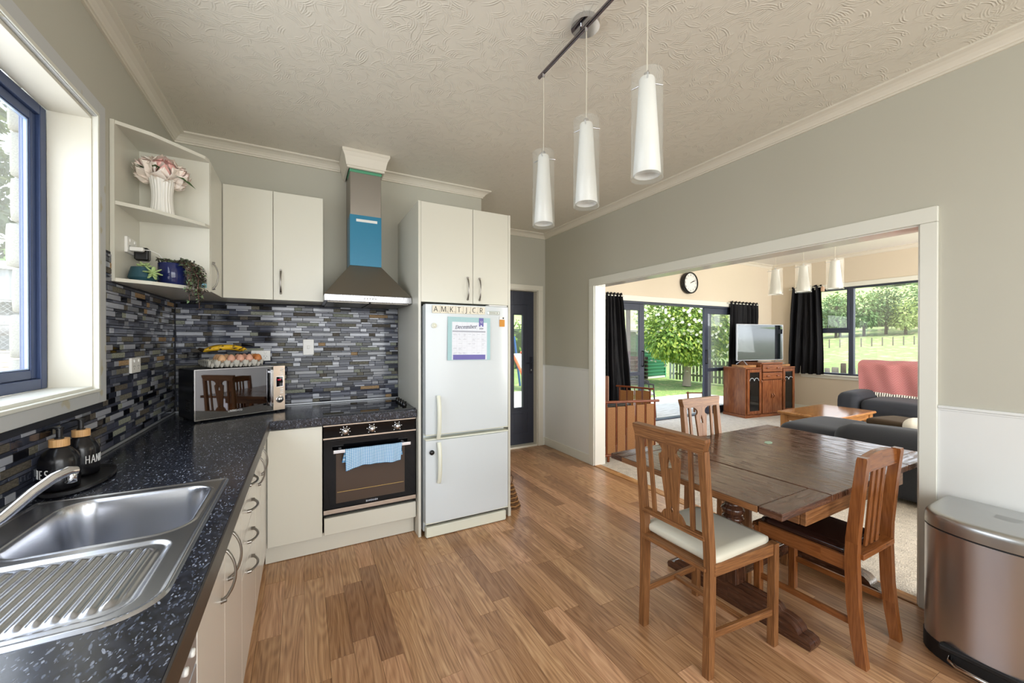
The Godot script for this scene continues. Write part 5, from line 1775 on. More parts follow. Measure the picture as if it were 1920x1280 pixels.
func dining() -> void:
	old_chair(V(1.640, 0.0, -1.185), PI / 2, "worn oak chair with pierced splat facing the table end", M.oak_chair)
	old_chair(V(2.372, 0.0, -1.51), 0.0, "oak chair with pierced splat on the table's living-room side", M.oak_chair)
	# newer chair with arched rail and leather seat
	var m: Material = M.rimu
	var t := thing("dining_chair", "orange-brown chair with arched top and brown leather seat", "chair", V(2.20, 0.0, -0.965), PI)
	for s in [-1, 1]:
		put(post([[0.0, -0.236, -0.200], [0.12, -0.222, -0.180], [0.25, -0.210, -0.166], [0.42, -0.204, -0.160], [0.52, -0.206, -0.164], [0.70, -0.220, -0.182], [0.855, -0.236, -0.200], [0.866, -0.234, -0.204]], s * 0.163, 0.034), "back_post", m, t)
		put(bar(nb(), V(s * 0.160, 0.0, 0.205), V(s * 0.160, 0.415, 0.205), 0.034, 0.036, 0.006), "leg", m, t)
		put(bar(nb(), V(s * 0.163, 0.405, -0.18), V(s * 0.163, 0.405, 0.20), 0.022, 0.062), "seat_rail", m, t)
		put(bar(nb(), V(s * 0.163, 0.165, -0.18), V(s * 0.162, 0.165, 0.20), 0.016, 0.028), "stretcher", m, t)
	put(bar(nb(), V(-0.15, 0.405, 0.212), V(0.15, 0.405, 0.212), 0.062, 0.022), "seat_rail", m, t)
	put(bar(nb(), V(-0.15, 0.445, -0.183), V(0.15, 0.445, -0.183), 0.066, 0.024), "lower_rail", m, t)
	var tr := nb()
	var arch := []
	for k in 13:
		var s := k / 12.0 * 2.0 - 1.0
		arch.append(Vector2(s * 0.148, 0.862 + 0.016 * (1.0 - s * s)))
	arch.append_array([Vector2(0.148, 0.800), Vector2(-0.148, 0.800)])
	tr.xf = at(V(0, 0, -0.2105))
	tr.ext(arch, -0.012, 0.012, false, true)
	put(tr, "top_rail", m, t)
	for x in [-0.050, 0.0, 0.050]:
		put(bar(nb(), V(x, 0.46, -0.184), V(x, 0.815, -0.211), 0.026, 0.010, 0.002), "slat", m, t)
	put(nb().soft(V(0, 0.443, 0.012), V(0.318, 0.040, 0.375), 0.018, 8, V(0, 0.016, 0)), "seat_pad", M.leather, t).set_meta("label", "dark brown leather seat pad")
	# draw-leaf trestle table, turned a little
	t = thing("dining_table", "old dark oak draw-leaf trestle table in the opening", "table", V(2.335, 0.0, -1.265), deg_to_rad(0.6))
	var y := 0.708
	var top := nb()
	put(nb().span(V(-0.405, y - 0.028, -0.45), V(0.405, y, 0.45), 0.004, 2), "main_top", M.oak_table, t)
	for s in [-1, 1]:
		var L := nb()
		L.uo = Vector2(0.3, 0.4)
		var xa: float = minf(s * 0.410, s * 0.785)
		var xb: float = maxf(s * 0.410, s * 0.785)
		L.span(V(xa, y - 0.028, -0.362), V(xb, y - 0.001, 0.362), 0.003, 2)
		var o := put(L, "leaf", M.oak_table, t)
		for z in [-1, 1]:
			var e := nb()
			e.uo = Vector2(0.6, z * 0.3)
			e.span(V(xa, y - 0.029, minf(z * 0.364, z * 0.45)), V(xb, y, maxf(z * 0.364, z * 0.45)), 0.003, 0)
			put(e, "breadboard_end", M.oak_table, o)
		var ed := nb()
		ed.span(V(s * 0.785 - (0.0 if s > 0 else 0.004), y - 0.027, -0.362), V(s * 0.785 + (0.004 if s > 0 else 0.0), y - 0.002, 0.362), 0.001, 2)
		put(ed, "worn_edge", M.oak_chair, o)
	var ap := nb()
	for s in [-1, 1]:
		put(nb().span(V(-0.50, 0.575, s * 0.385 - 0.012), V(0.50, y - 0.032, s * 0.385 + 0.012), 0.003, 0), "apron", M.oak_chair, t)
		put(nb().span(V(s * 0.49 - 0.012, 0.575, -0.373), V(s * 0.49 + 0.012, y - 0.032, 0.373), 0.003, 2), "apron", M.oak_chair, t)
	for s in [-1, 1]:
		var x: float = s * 0.365
		# sledge foot with stepped scroll ends
		var ft := nb()
		var pts := [Vector2(-0.37, 0.0), Vector2(0.37, 0.0), Vector2(0.376, 0.018), Vector2(0.368, 0.034), Vector2(0.345, 0.042), Vector2(0.325, 0.042), Vector2(0.318, 0.058), Vector2(0.296, 0.075), Vector2(0.262, 0.082), Vector2(0.235, 0.082), Vector2(0.225, 0.098), Vector2(0.20, 0.106), Vector2(-0.20, 0.106), Vector2(-0.225, 0.098), Vector2(-0.235, 0.082), Vector2(-0.262, 0.082), Vector2(-0.296, 0.075), Vector2(-0.318, 0.058), Vector2(-0.325, 0.042), Vector2(-0.345, 0.042), Vector2(-0.368, 0.034), Vector2(-0.376, 0.018)]
		ft.xf = Transform3D(Basis(Vector3.UP, PI / 2), V(x, 0.001, 0))
		ft.ext(pts, -0.042, 0.042, true, true)
		put(ft, "foot", M.oak_table, t)
		put(nb().box(V(x, 0.165, 0), V(0.092, 0.12, 0.092), 0.006), "column_block", M.oak_table, t)
		put(nb().lathe(V(x, 0.222, 0), [Vector2(0.034, 0), Vector2(0.046, 0.010), Vector2(0.046, 0.018), Vector2(0.030, 0.028), Vector2(0.028, 0.036), Vector2(0.044, 0.060), Vector2(0.062, 0.095), Vector2(0.067, 0.125), Vector2(0.062, 0.155), Vector2(0.045, 0.180), Vector2(0.036, 0.190), Vector2(0.048, 0.200), Vector2(0.052, 0.210), Vector2(0.046, 0.220), Vector2(0.036, 0.226), Vector2(0.050, 0.238), Vector2(0.055, 0.252), Vector2(0.050, 0.266), Vector2(0.038, 0.276), Vector2(0.036, 0.290), Vector2(0.048, 0.318), Vector2(0.062, 0.345), Vector2(0.066, 0.355)], 28), "turned_column", M.oak_turned, t)
		put(nb().span(V(x - 0.05, 0.577, -0.37), V(x + 0.05, 0.605, 0.37), 0.004, 2), "bearer", M.oak_table, t)
	put(nb().span(V(-0.33, 0.12, -0.022), V(0.33, 0.19, 0.022), 0.004, 0), "stretcher", M.oak_table, t)
	solo(nb().ext([Vector2(-0.04, -0.006), Vector2(-0.012, -0.022), Vector2(0.03, -0.016), Vector2(0.044, 0.0), Vector2(0.02, 0.020), Vector2(-0.02, 0.018)], -0.0008, 0.0008), "paper_scrap", M.pale_green, "pale green paper scrap lying on the dark table", "paper", V(2.565, 0.7092, -1.413)).rotation = V(-PI / 2, 0.3, 0)
	# rubbish bin
	bin()
	# wicker wedge beside the fridge housing
	t = thing("woven_doorstop", "brown woven wedge doorstop with a loop on the floor", "doorstop", V(1.48, 0.0, -2.80), -0.1)
	for k in 12:
		var b := nb()
		var s := k / 11.0
		var h := 0.006 + s * 0.175
		var w := lerpf(0.150, 0.030, s)
		var d := lerpf(0.10, 0.028, s)
		var ring := []
		for q in 25:
			var an := TAU * q / 24.0
			ring.append(V(w * 0.5 * cos(an) + 0.002 * sin(an * 9 + k), h + 0.003 * sin(an * 7.0 + k * 2.0), d * 0.5 * sin(an)))
		b.tube(ring, 0.0085, 6, 1.0, false)
		b.lathe(V(0, h, 0), [Vector2(0, 0.004), Vector2(minf(w, d) * 0.45, 0.004)], 12)
		put(b, "woven_band", M.wicker if k % 2 else M.wicker_dark, t)
	put(nb().tube([V(0.0, 0.18, 0), V(-0.016, 0.215, 0), V(-0.014, 0.245, 0), V(0.004, 0.262, 0), V(0.018, 0.245, 0), V(0.014, 0.215, 0), V(0.002, 0.18, 0)], 0.003, 6), "loop", M.wicker_dark, t)

func bin_outline(grow: float) -> Array:
	var out := []
	var hw := 0.225 + grow
	out.append(Vector2(0.0 - grow * 0.2, -hw))
	for k in 21:
		var s := k / 20.0 * 2.0 - 1.0
		# front: flat-ish bulge with rounded shoulders
		var an := s * PI / 2
		out.append(Vector2(-(0.225 + (0.165 + grow) * pow(cos(an), 0.75)), hw * sin(an)) if absf(s) < 0.999 else Vector2(-0.225, hw * signf(s)))
	out.append(Vector2(0.0 - grow * 0.2, hw))
	return out

func bin() -> void:
	# local: back on the wall at x 0, bulging towards -x; origin on the floor
	var t := thing("pedal_bin", "brushed steel pedal bin with domed lid against white panelling", "bin", V(2.738, 0.0, -0.465))
	var flat := func(y0: float, y1: float, g: float) -> B:
		var b := nb()
		b.xf = Transform3D(Basis(Vector3.RIGHT, -PI / 2), V(0, y0, 0))
		var pts := []
		for p in bin_outline(g):
			pts.append(Vector2(p.x, -p.y))
		b.ext(pts, 0.0, y1 - y0, true)
		return b
	put(flat.call(0.068, 0.542, 0.0), "body", M.bin_steel, t)
	put(flat.call(0.002, 0.068, 0.003), "base", M.black_rubber, t)
	put(flat.call(0.542, 0.549, -0.004), "gap_ring", M.black_rubber, t)
	# domed lid
	var o := bin_outline(0.001)
	var lid := nb()
	var n := o.size()
	var f := func(i, j):
		var p: Vector2 = o[i % n]
		var s: float = j / 10.0
		var k := 1.0 - 0.06 * s - 0.94 * pow(s, 5.0) if s > 0 else 1.0
		var c := Vector2(-0.19, 0)
		if j > 6:
			k = 0.87 - (j - 6) * 0.87 / 4.0
		else:
			k = 1.0 - 0.13 * pow(j / 6.0, 2.0)
		var q := c + (p - c) * k
		return V(q.x, 0.549 + 0.062 * sqrt(maxf(0.0, 1.0 - pow(1.0 - minf(1.0, j / 6.0), 2.0))) + (0.006 * (j - 6) / 4.0 if j > 6 else 0.0), q.y)
	lid.grid(n, 10, f)
	put(lid, "lid", M.bin_lid, t)
	var pd := nb()
	pd.tube([V(-0.355, 0.045, -0.115), V(-0.400, 0.036, -0.110), V(-0.418, 0.033, -0.085), V(-0.424, 0.032, 0.0), V(-0.418, 0.033, 0.085), V(-0.400, 0.036, 0.110), V(-0.355, 0.045, 0.115)], 0.0085, 12)
	put(pd, "pedal", M.steel_bright, t)
	put(nb().span(V(-0.398, 0.062, -0.145), V(-0.36, 0.084, 0.145), 0.006), "pedal_housing", M.black_rubber, t)

func frame(b: B, lo: Vector3, hi: Vector3, w: float) -> B:
	# rectangular frame in the plane of its two larger sides; lo/hi opposite corners; w bar width
	var d := hi - lo
	if d.x < d.z:
		b.span(V(lo.x, lo.y, lo.z), V(hi.x, hi.y, lo.z + w), 0.003)
		b.span(V(lo.x, lo.y, hi.z - w), V(hi.x, hi.y, hi.z), 0.003)
		b.span(V(lo.x, lo.y, lo.z + w), V(hi.x, lo.y + w, hi.z - w), 0.003)
		b.span(V(lo.x, hi.y - w, lo.z + w), V(hi.x, hi.y, hi.z - w), 0.003)
	else:
		b.span(V(lo.x, lo.y, lo.z), V(lo.x + w, hi.y, hi.z), 0.003)
		b.span(V(hi.x - w, lo.y, lo.z), V(hi.x, hi.y, hi.z), 0.003)
		b.span(V(lo.x + w, lo.y, lo.z), V(hi.x - w, lo.y + w, hi.z), 0.003)
		b.span(V(lo.x + w, hi.y - w, lo.z), V(hi.x - w, hi.y, hi.z), 0.003)
	return b

func openings() -> void:
	# ---- sink window
	var w := Node3D.new()
	w.name = "window_1"
	w.set_meta("kind", "structure")
	add_child(w)
	put(frame(nb(), V(-0.925, 1.165, -2.178), V(-0.868, 2.233, -0.262), 0.040), "window_frame", M.aluminium_blue, w)
	put(frame(nb(), V(-0.905, 1.205, -2.138), V(-0.880, 2.193, -0.302), 0.034), "sash", M.aluminium_blue, w)
	put(frame(nb(), V(-0.896, 1.239, -2.104), V(-0.884, 2.159, -0.336), 0.006), "glazing_bead", M.pale_blue_metal, w)
	put(nb().span(V(-0.894, 1.239, -2.104), V(-0.890, 2.159, -0.336)), "pane", M.pane, w)
	var lin := nb()
	lin.span(V(-0.868, 1.153, -2.192), V(WL + 0.002, 2.245, -2.178), 0.001)
	lin.span(V(-0.868, 1.153, -0.262), V(WL + 0.002, 2.245, -0.248), 0.001)
	lin.span(V(-0.868, 2.233, -2.178), V(WL + 0.002, 2.247, -0.262), 0.001)
	put(lin, "reveal_lining", M.trim_cream, w)
	put(nb().span(V(-0.868, 1.151, -2.178), V(WL + 0.004, 1.165, -0.262), 0.002), "window_sill", M.trim, w)
	var ar := nb()
	for e in [[V(WL, 1.094, -2.262), V(WL + 0.016, 2.320, -2.192)], [V(WL, 1.094, -0.248), V(WL + 0.016, 2.320, -0.178)], [V(WL, 1.094, -2.192), V(WL + 0.016, 1.151, -0.248)], [V(WL, 2.247, -2.192), V(WL + 0.016, 2.320, -0.248)]]:
		ar.span(e[0], e[1], 0.002)
	put(ar, "architrave", M.undercoat, w)
	var bd := nb()
	for e in [[V(WL, 1.140, -2.197), V(WL + 0.021, 2.262, -2.183)], [V(WL, 1.140, -2.19), V(WL + 0.021, 1.154, -0.25)], [V(WL, 2.250, -2.19), V(WL + 0.021, 2.266, -0.25)]]:
		bd.span(e[0], e[1], 0.003)
	put(bd, "bead", M.trim, w)
	# ---- hall door
	var d := Node3D.new()
	d.name = "door_1"
	d.set_meta("kind", "structure")
	add_child(d)
	var lf := nb()
	lf.span(V(1.842, 0.024, -4.402), V(2.347, 1.966, -4.362), 0.002)
	lf.span(V(2.479, 0.024, -4.402), V(2.638, 1.966, -4.362), 0.002)
	lf.span(V(2.347, 0.024, -4.402), V(2.479, 0.49, -4.362), 0.0)
	lf.span(V(2.347, 1.667, -4.402), V(2.479, 1.966, -4.362), 0.0)
	put(lf, "leaf", M.door_blue, d)
	var mo := nb()
	frame(mo, V(2.335, 0.478, -4.364), V(2.491, 1.679, -4.354), 0.014)
	put(mo, "glazing_bead", M.door_blue, d)
	put(frame(nb(), V(1.95, 0.16, -4.364), V(2.555, 0.42, -4.357), 0.010), "panel_moulding", M.door_blue, d)
	put(frame(nb(), V(1.95, 0.455, -4.364), V(2.555, 1.80, -4.357), 0.010), "panel_moulding", M.door_blue, d)
	put(nb().span(V(2.347, 0.49, -4.386), V(2.479, 1.667, -4.381)), "pane", M.pane, d)
	put(nb().span(V(2.575, 0.915, -4.362), V(2.618, 1.135, -4.352), 0.003), "lock_plate", M.door_hardware, d)
	put(nb().tube([V(2.597, 1.055, -4.352), V(2.597, 1.055, -4.315), V(2.585, 1.055, -4.308), V(2.50, 1.055, -4.308)], 0.009, 10), "lever", M.door_hardware, d)
	put(nb().span(V(2.590, 0.95, -4.353), V(2.604, 0.975, -4.347), 0.002), "key_cylinder", M.chrome, d)
	# ---- living-room sliding door; left and right leaves are parked, the middle stands open
	d = Node3D.new()
	d.name = "door_2"
	d.set_meta("kind", "structure")
	add_child(d)
	put(frame(nb(), V(3.95, -0.02, -4.74), V(7.45, 1.975, -4.625), 0.042), "door_frame", M.aluminium_dark, d)
	for e in [[4.01, 4.905, -4.655], [3.97, 4.66, -4.71], [6.40, 7.30, -4.655], [6.60, 7.42, -4.71]]:
		var sl := put(frame(nb(), V(e[0], 0.025, e[2] - 0.02), V(e[1], 1.93, e[2] + 0.02), 0.105 if e[2] > -4.7 else 0.07), "sliding_leaf", M.aluminium_dark, d)
		put(nb().span(V(e[0] + 0.1, 0.775, e[2] - 0.018), V(e[1] - 0.1, 0.835, e[2] + 0.018), 0.002), "mid_rail", M.aluminium_dark, sl)
		put(nb().span(V(e[0] + 0.07, 0.09, e[2] - 0.003), V(e[1] - 0.07, 1.86, e[2] + 0.003)), "pane", M.pane, sl)
		if e[2] > -4.7:
			var hx: float = e[1] - 0.045 if e[0] < 5 else e[0] + 0.045
			put(nb().tube([V(hx, 0.925, e[2] + 0.02), V(hx, 0.925, e[2] + 0.055), V(hx, 1.165, e[2] + 0.055), V(hx, 1.165, e[2] + 0.02)], 0.011, 8), "handle", M.black_metal, sl)
	# inner architrave of the slider
	var tr := nb()
	tr.span(V(3.88, 1.968, LZ), V(7.52, 2.056, LZ + 0.020), 0.004)
	tr.span(V(3.88, 0, LZ), V(3.95, 1.968, LZ + 0.018), 0.003)
	tr.span(V(7.45, 0, LZ), V(7.52, 1.968, LZ + 0.018), 0.003)
	struct(tr, "trim_14", M.trim)
	# ---- picture window
	w = Node3D.new()
	w.name = "window_2"
	w.set_meta("kind", "structure")
	add_child(w)
	put(frame(nb(), V(8.53, 0.715, -4.01), V(8.60, 2.29, -1.01), 0.035), "window_frame", M.aluminium_dark, w)
	put(nb().span(V(8.525, 0.74, -3.345), V(8.60, 2.26, -3.275), 0.003), "mullion", M.aluminium_dark, w)
	put(nb().span(V(8.528, 1.475, -3.98), V(8.60, 1.542, -3.34), 0.003), "transom", M.aluminium_dark, w)
	var sash := put(frame(nb(), V(8.515, 1.535, -3.985), V(8.545, 2.27, -3.335), 0.032), "sash", M.aluminium_dark, w)
	put(nb().span(V(8.50, 1.545, -3.66), V(8.52, 1.62, -3.645), 0.003), "stay", M.black_metal, sash)
	for e in [[V(8.562, 0.75, -3.98), V(8.568, 1.48, -3.34)], [V(8.545, 1.56, -3.96), V(8.551, 2.25, -3.36)], [V(8.562, 0.75, -3.28), V(8.568, 2.26, -1.04)]]:
		put(nb().span(e[0], e[1]), "pane", M.pane, w)
	tr = nb()
	tr.span(V(LX - 0.020, 2.285, -4.09), V(LX, 2.362, -0.94), 0.004)
	tr.span(V(LX - 0.016, 0.70, -4.09), V(LX, 2.285, -4.015), 0.003)
	tr.span(V(LX - 0.016, 0.70, -1.01), V(LX, 2.285, -0.94), 0.003)
	tr.span(V(LX - 0.018, 0.643, -4.07), V(LX, 0.690, -0.96), 0.003)
	put(tr, "architrave", M.trim, w)
	put(nb().span(V(LX - 0.04, 0.690, -4.09), V(8.54, 0.716, -0.94), 0.004), "window_sill", M.trim, w)
	# added rear windows, unseen, put in to brighten both rooms
	for o in [[-0.5, 2.5, 0.4, "added_window_3"], [4.0, 8.0, 0.35, "added_window_4"]]:
		w = Node3D.new()
		w.name = o[3]
		w.set_meta("kind", "structure")
		add_child(w)
		put(frame(nb(), V(o[0], o[2], RZ + 0.03), V(o[1], 2.5, RZ + 0.09), 0.06), "window_frame", M.aluminium_dark, w)
		put(nb().span(V(o[0] + 0.05, o[2] + 0.05, RZ + 0.055), V(o[1] - 0.05, 2.45, RZ + 0.061)), "pane", M.pane, w)

func curtain(called: String, label: String, p: Vector3, along: Vector3, out: Vector3, top_a: float, top_b: float, bot_a: float, bot_b: float, y_top: float, y_bot: float, folds: float, seed_: int) -> void:
	var t := thing(called, label, "curtain")
	var n := noise(seed_, 0.9, 2)
	var b := nb()
	var f := func(i, j):
		var s: float = i / 90.0
		var v: float = j / 16.0
		var a := lerpf(lerpf(bot_a, top_a, v), lerpf(bot_b, top_b, v), s)
		var d := 0.045 * sin(s * TAU * folds + 0.6 * sin(v * 3.0 + s * 4.0)) * (0.65 + 0.35 * sin(s * 9.0 + v)) + 0.012 * n.get_noise_2d(s * 12.0, v * 3.0)
		if j == 16:
			d *= 0.6
		return p + along * a + out * (d + 0.05) + Vector3.UP * lerpf(y_bot, y_top, v)
	b.grid(90, 16, f)
	put(b, "cloth", M.curtain_black, t)
	# gathered heading: little standing pleats
	for k in int(folds * 2.0):
		var s := (k + 0.5) / int(folds * 2.0)
		var a := lerpf(top_a, top_b, s)
		put(nb().box(p + along * a + out * (0.05 + 0.03 * sin(s * TAU * folds)) + Vector3.UP * (y_top + 0.008), V(0.012, 0.028, 0.012) + along.abs() * 0.02, 0.004), "pleat", M.curtain_black, t)
	put(nb().tube([p + along * (top_a - 0.06) + out * 0.045 + Vector3.UP * (y_top - 0.02), p + along * (top_b + 0.04) + out * 0.045 + Vector3.UP * (y_top - 0.02)], 0.010, 8), "rod", M.trim, t)

func living() -> void:
	# black curtains
	curtain("curtain", "black curtain beside the fire guard at the sliding door", V(0, 0, LZ), V(1, 0, 0), V(0, 0, 1), 4.03, 4.37, 4.03, 4.64, 2.05, 0.04, 5.0, 1)
	curtain("curtain", "black curtain behind the television at the sliding door", V(0, 0, LZ), V(1, 0, 0), V(0, 0, 1), 7.05, 7.93, 6.93, 7.95, 2.055, 0.04, 8.0, 2)
	curtain("curtain", "black curtain at the corner end of the picture window", V(LX, 0, 0), V(0, 0, 1), V(-1, 0, 0), -4.21, -3.72, -4.28, -3.68, 2.35, 0.705, 5.0, 3)
	var fi := thing("curtain_finial", "pale wooden finial at the window curtain's end", "finial", V(LX - 0.05, 2.31, -3.70))
	put(nb().soft(V(0, -0.03, 0), V(0.05, 0.085, 0.05), 0.012, 5), "block", M.pale_wood, fi)
	put(nb().tube([V(0, 0.01, 0), V(0, 0.03, 0)], 0.012, 8), "neck", M.pale_wood, fi)
	# wall clock
	var t := thing("wall_clock", "round black wall clock with white dial above the sliding door", "clock", V(5.915, 2.335, LZ))
	var rim := nb()
	rim.xf = Transform3D(Basis(Vector3.RIGHT, PI / 2), Vector3.ZERO)
	rim.lathe(Vector3.ZERO, [Vector2(0, 0.001), Vector2(0.175, 0.001), Vector2(0.186, 0.012), Vector2(0.186, 0.045), Vector2(0.180, 0.05), Vector2(0.186, 0.055), Vector2(0.184, 0.085), Vector2(0.174, 0.092), Vector2(0.165, 0.090), Vector2(0.162, 0.072)], 48)
	put(rim, "case", M.black_gloss, t)
	var dial := nb()
	dial.xf = Transform3D(Basis(Vector3.RIGHT, PI / 2), Vector3.ZERO)
	dial.lathe(Vector3.ZERO, [Vector2(0.164, 0.072), Vector2(0.164, 0.072), Vector2(0, 0.074)], 48)
	var dl := put(dial, "dial", M.white_plastic, t)
	for h in 12:
		var an := TAU * (h + 1) / 12.0
		text(str(h + 1), 0.026, M.ink, dl, at(V(sin(an) * 0.132, cos(an) * 0.132, 0.0742)), "Droid Sans", 0.001, "numeral")
	put(bar(nb(), V(0, 0, 0.077), V(0.086, 0.040, 0.077), 0.004, 0.010, 0.001), "hour_hand", M.ink, t)
	put(bar(nb(), V(-0.02, -0.007, 0.080), V(0.124, 0.046, 0.080), 0.003, 0.006, 0.001), "minute_hand", M.ink, t)
	sideboard()
	# coffee table
	t = thing("coffee_table", "low orange wood coffee table between the dark sofas", "coffee table", V(6.04, 0, -2.60))
	put(nb().span(V(-0.56, 0.39, -0.315), V(0.56, 0.425, 0.315), 0.012, 0), "top", M.coffee_wood, t)
	for s in [-1, 1]:
		put(nb().span(V(-0.48, 0.315, s * 0.255 - 0.010), V(0.48, 0.39, s * 0.255 + 0.010), 0.002, 0), "apron", M.coffee_wood, t)
		put(nb().span(V(s * 0.50 - 0.010, 0.315, -0.245), V(s * 0.50 + 0.010, 0.39, 0.245), 0.002, 2), "apron", M.coffee_wood, t)
		for z in [-1, 1]:
			put(nb().box(V(s * 0.495, 0.195, z * 0.25), V(0.075, 0.39, 0.075), 0.006), "leg", M.coffee_wood, t)
	sofas()
	guard()

func sideboard() -> void:
	var t := thing("sideboard", "reddish wood sideboard with glass doors and centre drawers", "sideboard", V(6.695, 0, -4.06), deg_to_rad(-8.0))
	var W: Material = M.sideboard_wood
	put(nb().span(V(0, 0.05, -0.45), V(0.022, 0.845, -0.005), 0.002), "side_panel", W, t)
	put(nb().span(V(1.188, 0.05, -0.45), V(1.21, 0.845, -0.005), 0.002), "side_panel", W, t)
	put(nb().span(V(-0.01, 0.0, -0.455), V(1.22, 0.05, 0.002), 0.004, 0), "plinth", W, t)
	put(nb().span(V(0.0, 0.05, -0.45), V(1.21, 0.84, -0.44)), "back_panel", W, t)
	put(nb().span(V(0.0, 0.05, -0.44), V(1.21, 0.062, -0.02)), "bottom", W, t)
	for e in [[-0.008, 0.370], [0.880, 1.218]]:
		put(nb().span(V(e[0], 0.845, -0.455), V(e[1], 0.870, 0.004), 0.004, 0), "top", M.sideboard_wood, t)
	put(nb().span(V(0.365, 0.925, -0.45), V(0.885, 0.955, 0.012), 0.004, 0), "centre_top", W, t)
	put(nb().span(V(0.360, 0.05, -0.44), V(0.380, 0.93, -0.004), 0.002).span(V(0.870, 0.05, -0.44), V(0.890, 0.93, -0.004), 0.002), "partition", W, t)
	# glazed side doors with shelves behind
	for e in [[0.024, 0.358, 1], [0.892, 1.186, -1]]:
		var d := put(frame(nb(), V(e[0], 0.07, -0.004), V(e[1], 0.84, 0.018), 0.052), "glass_door", M.sideboard_wood, t)
		put(nb().span(V(e[0] + 0.045, 0.115, 0.004), V(e[1] - 0.045, 0.795, 0.008)), "pane", M.pane_dark, d)
		for k in 2:
			# etched scallops at the head of the pane
			var pts := []
			for q in 9:
				var an := PI * q / 8.0
				pts.append(V((e[0] + e[1]) * 0.5 + (k - 0.5) * 0.11 + 0.052 * cos(an), 0.64 + 0.05 * sin(an), 0.009))
			put(nb().tube(pts, 0.004, 5), "etched_line", M.etched, d)
		put(nb().tube([V(e[1] - 0.02 if e[2] > 0 else e[0] + 0.02, 0.60, 0.018), V(e[1] - 0.02 if e[2] > 0 else e[0] + 0.02, 0.63, 0.040), V(e[1] - 0.02 if e[2] > 0 else e[0] + 0.02, 0.66, 0.018)], 0.010, 8), "handle", M.sideboard_wood, d)
		for y in [0.34, 0.60]:
			put(nb().span(V(e[0], y, -0.43), V(e[1], y + 0.012, -0.03)), "shelf", M.sideboard_wood, t)
	for y in [[0.79, 0.92], [0.655, 0.78]]:
		var d := put(nb().span(V(0.384, y[0], -0.01), V(0.866, y[1], 0.022), 0.006, 0), "drawer", W, t)
		for x in [0.50, 0.75]:
			put(nb().soft(V(x, (y[0] + y[1]) * 0.5, 0.032), V(0.075, 0.024, 0.024), 0.010, 5), "handle", M.sideboard_wood, d)
	for e in [[0.384, 0.623, 0.60], [0.627, 0.866, 0.65]]:
		var d := put(nb().span(V(e[0], 0.07, -0.01), V(e[1], 0.645, 0.014), 0.004), "door", W, t)
		put(nb().tube([V(e[2], 0.33, 0.012), V(e[2], 0.37, 0.040), V(e[2], 0.41, 0.012)], 0.011, 8), "handle", M.sideboard_wood, d)
	# risers and television
	var b := Basis(Vector3.UP, deg_to_rad(-8.0))
	var o := V(6.695, 0, -4.06)
	solo(nb().box(V(0, 0.02, 0), V(0.30, 0.04, 0.24), 0.003, 0), "wooden_riser", M.coffee_wood, "orange wooden block under the television's curtain-side foot", "block", o + b * V(0.16, 0.871, -0.17), deg_to_rad(-8.0))
	solo(nb().box(V(0, 0.02, 0), V(0.22, 0.04, 0.24), 0.003, 0), "wooden_riser", M.coffee_wood, "orange wooden block under the television's window-side foot", "block", o + b * V(1.05, 0.871, -0.17), deg_to_rad(-8.0))
	t = thing("television", "flat television with silver rim on the sideboard", "television", o + b * V(0.592, 0.911, -0.19), deg_to_rad(-8.0))
	put(nb().span(V(-0.570, 0.075, -0.03), V(0.570, 0.715, 0.0), 0.004), "housing", M.black_plastic, t)
	put(frame(nb(), V(-0.575, 0.070, -0.02), V(0.575, 0.720, 0.006), 0.013), "bezel", M.silver_paint, t)
	put(nb().span(V(-0.563, 0.083, 0.0), V(0.563, 0.708, 0.003)), "screen", M.tv_screen, t)
	for s in [-1, 1]:
		put(nb().tube([V(s * 0.46, 0.005, 0.11), V(s * 0.42, 0.085, -0.01), V(s * 0.46, 0.005, -0.11)], 0.007, 8), "foot", M.silver_paint, t)

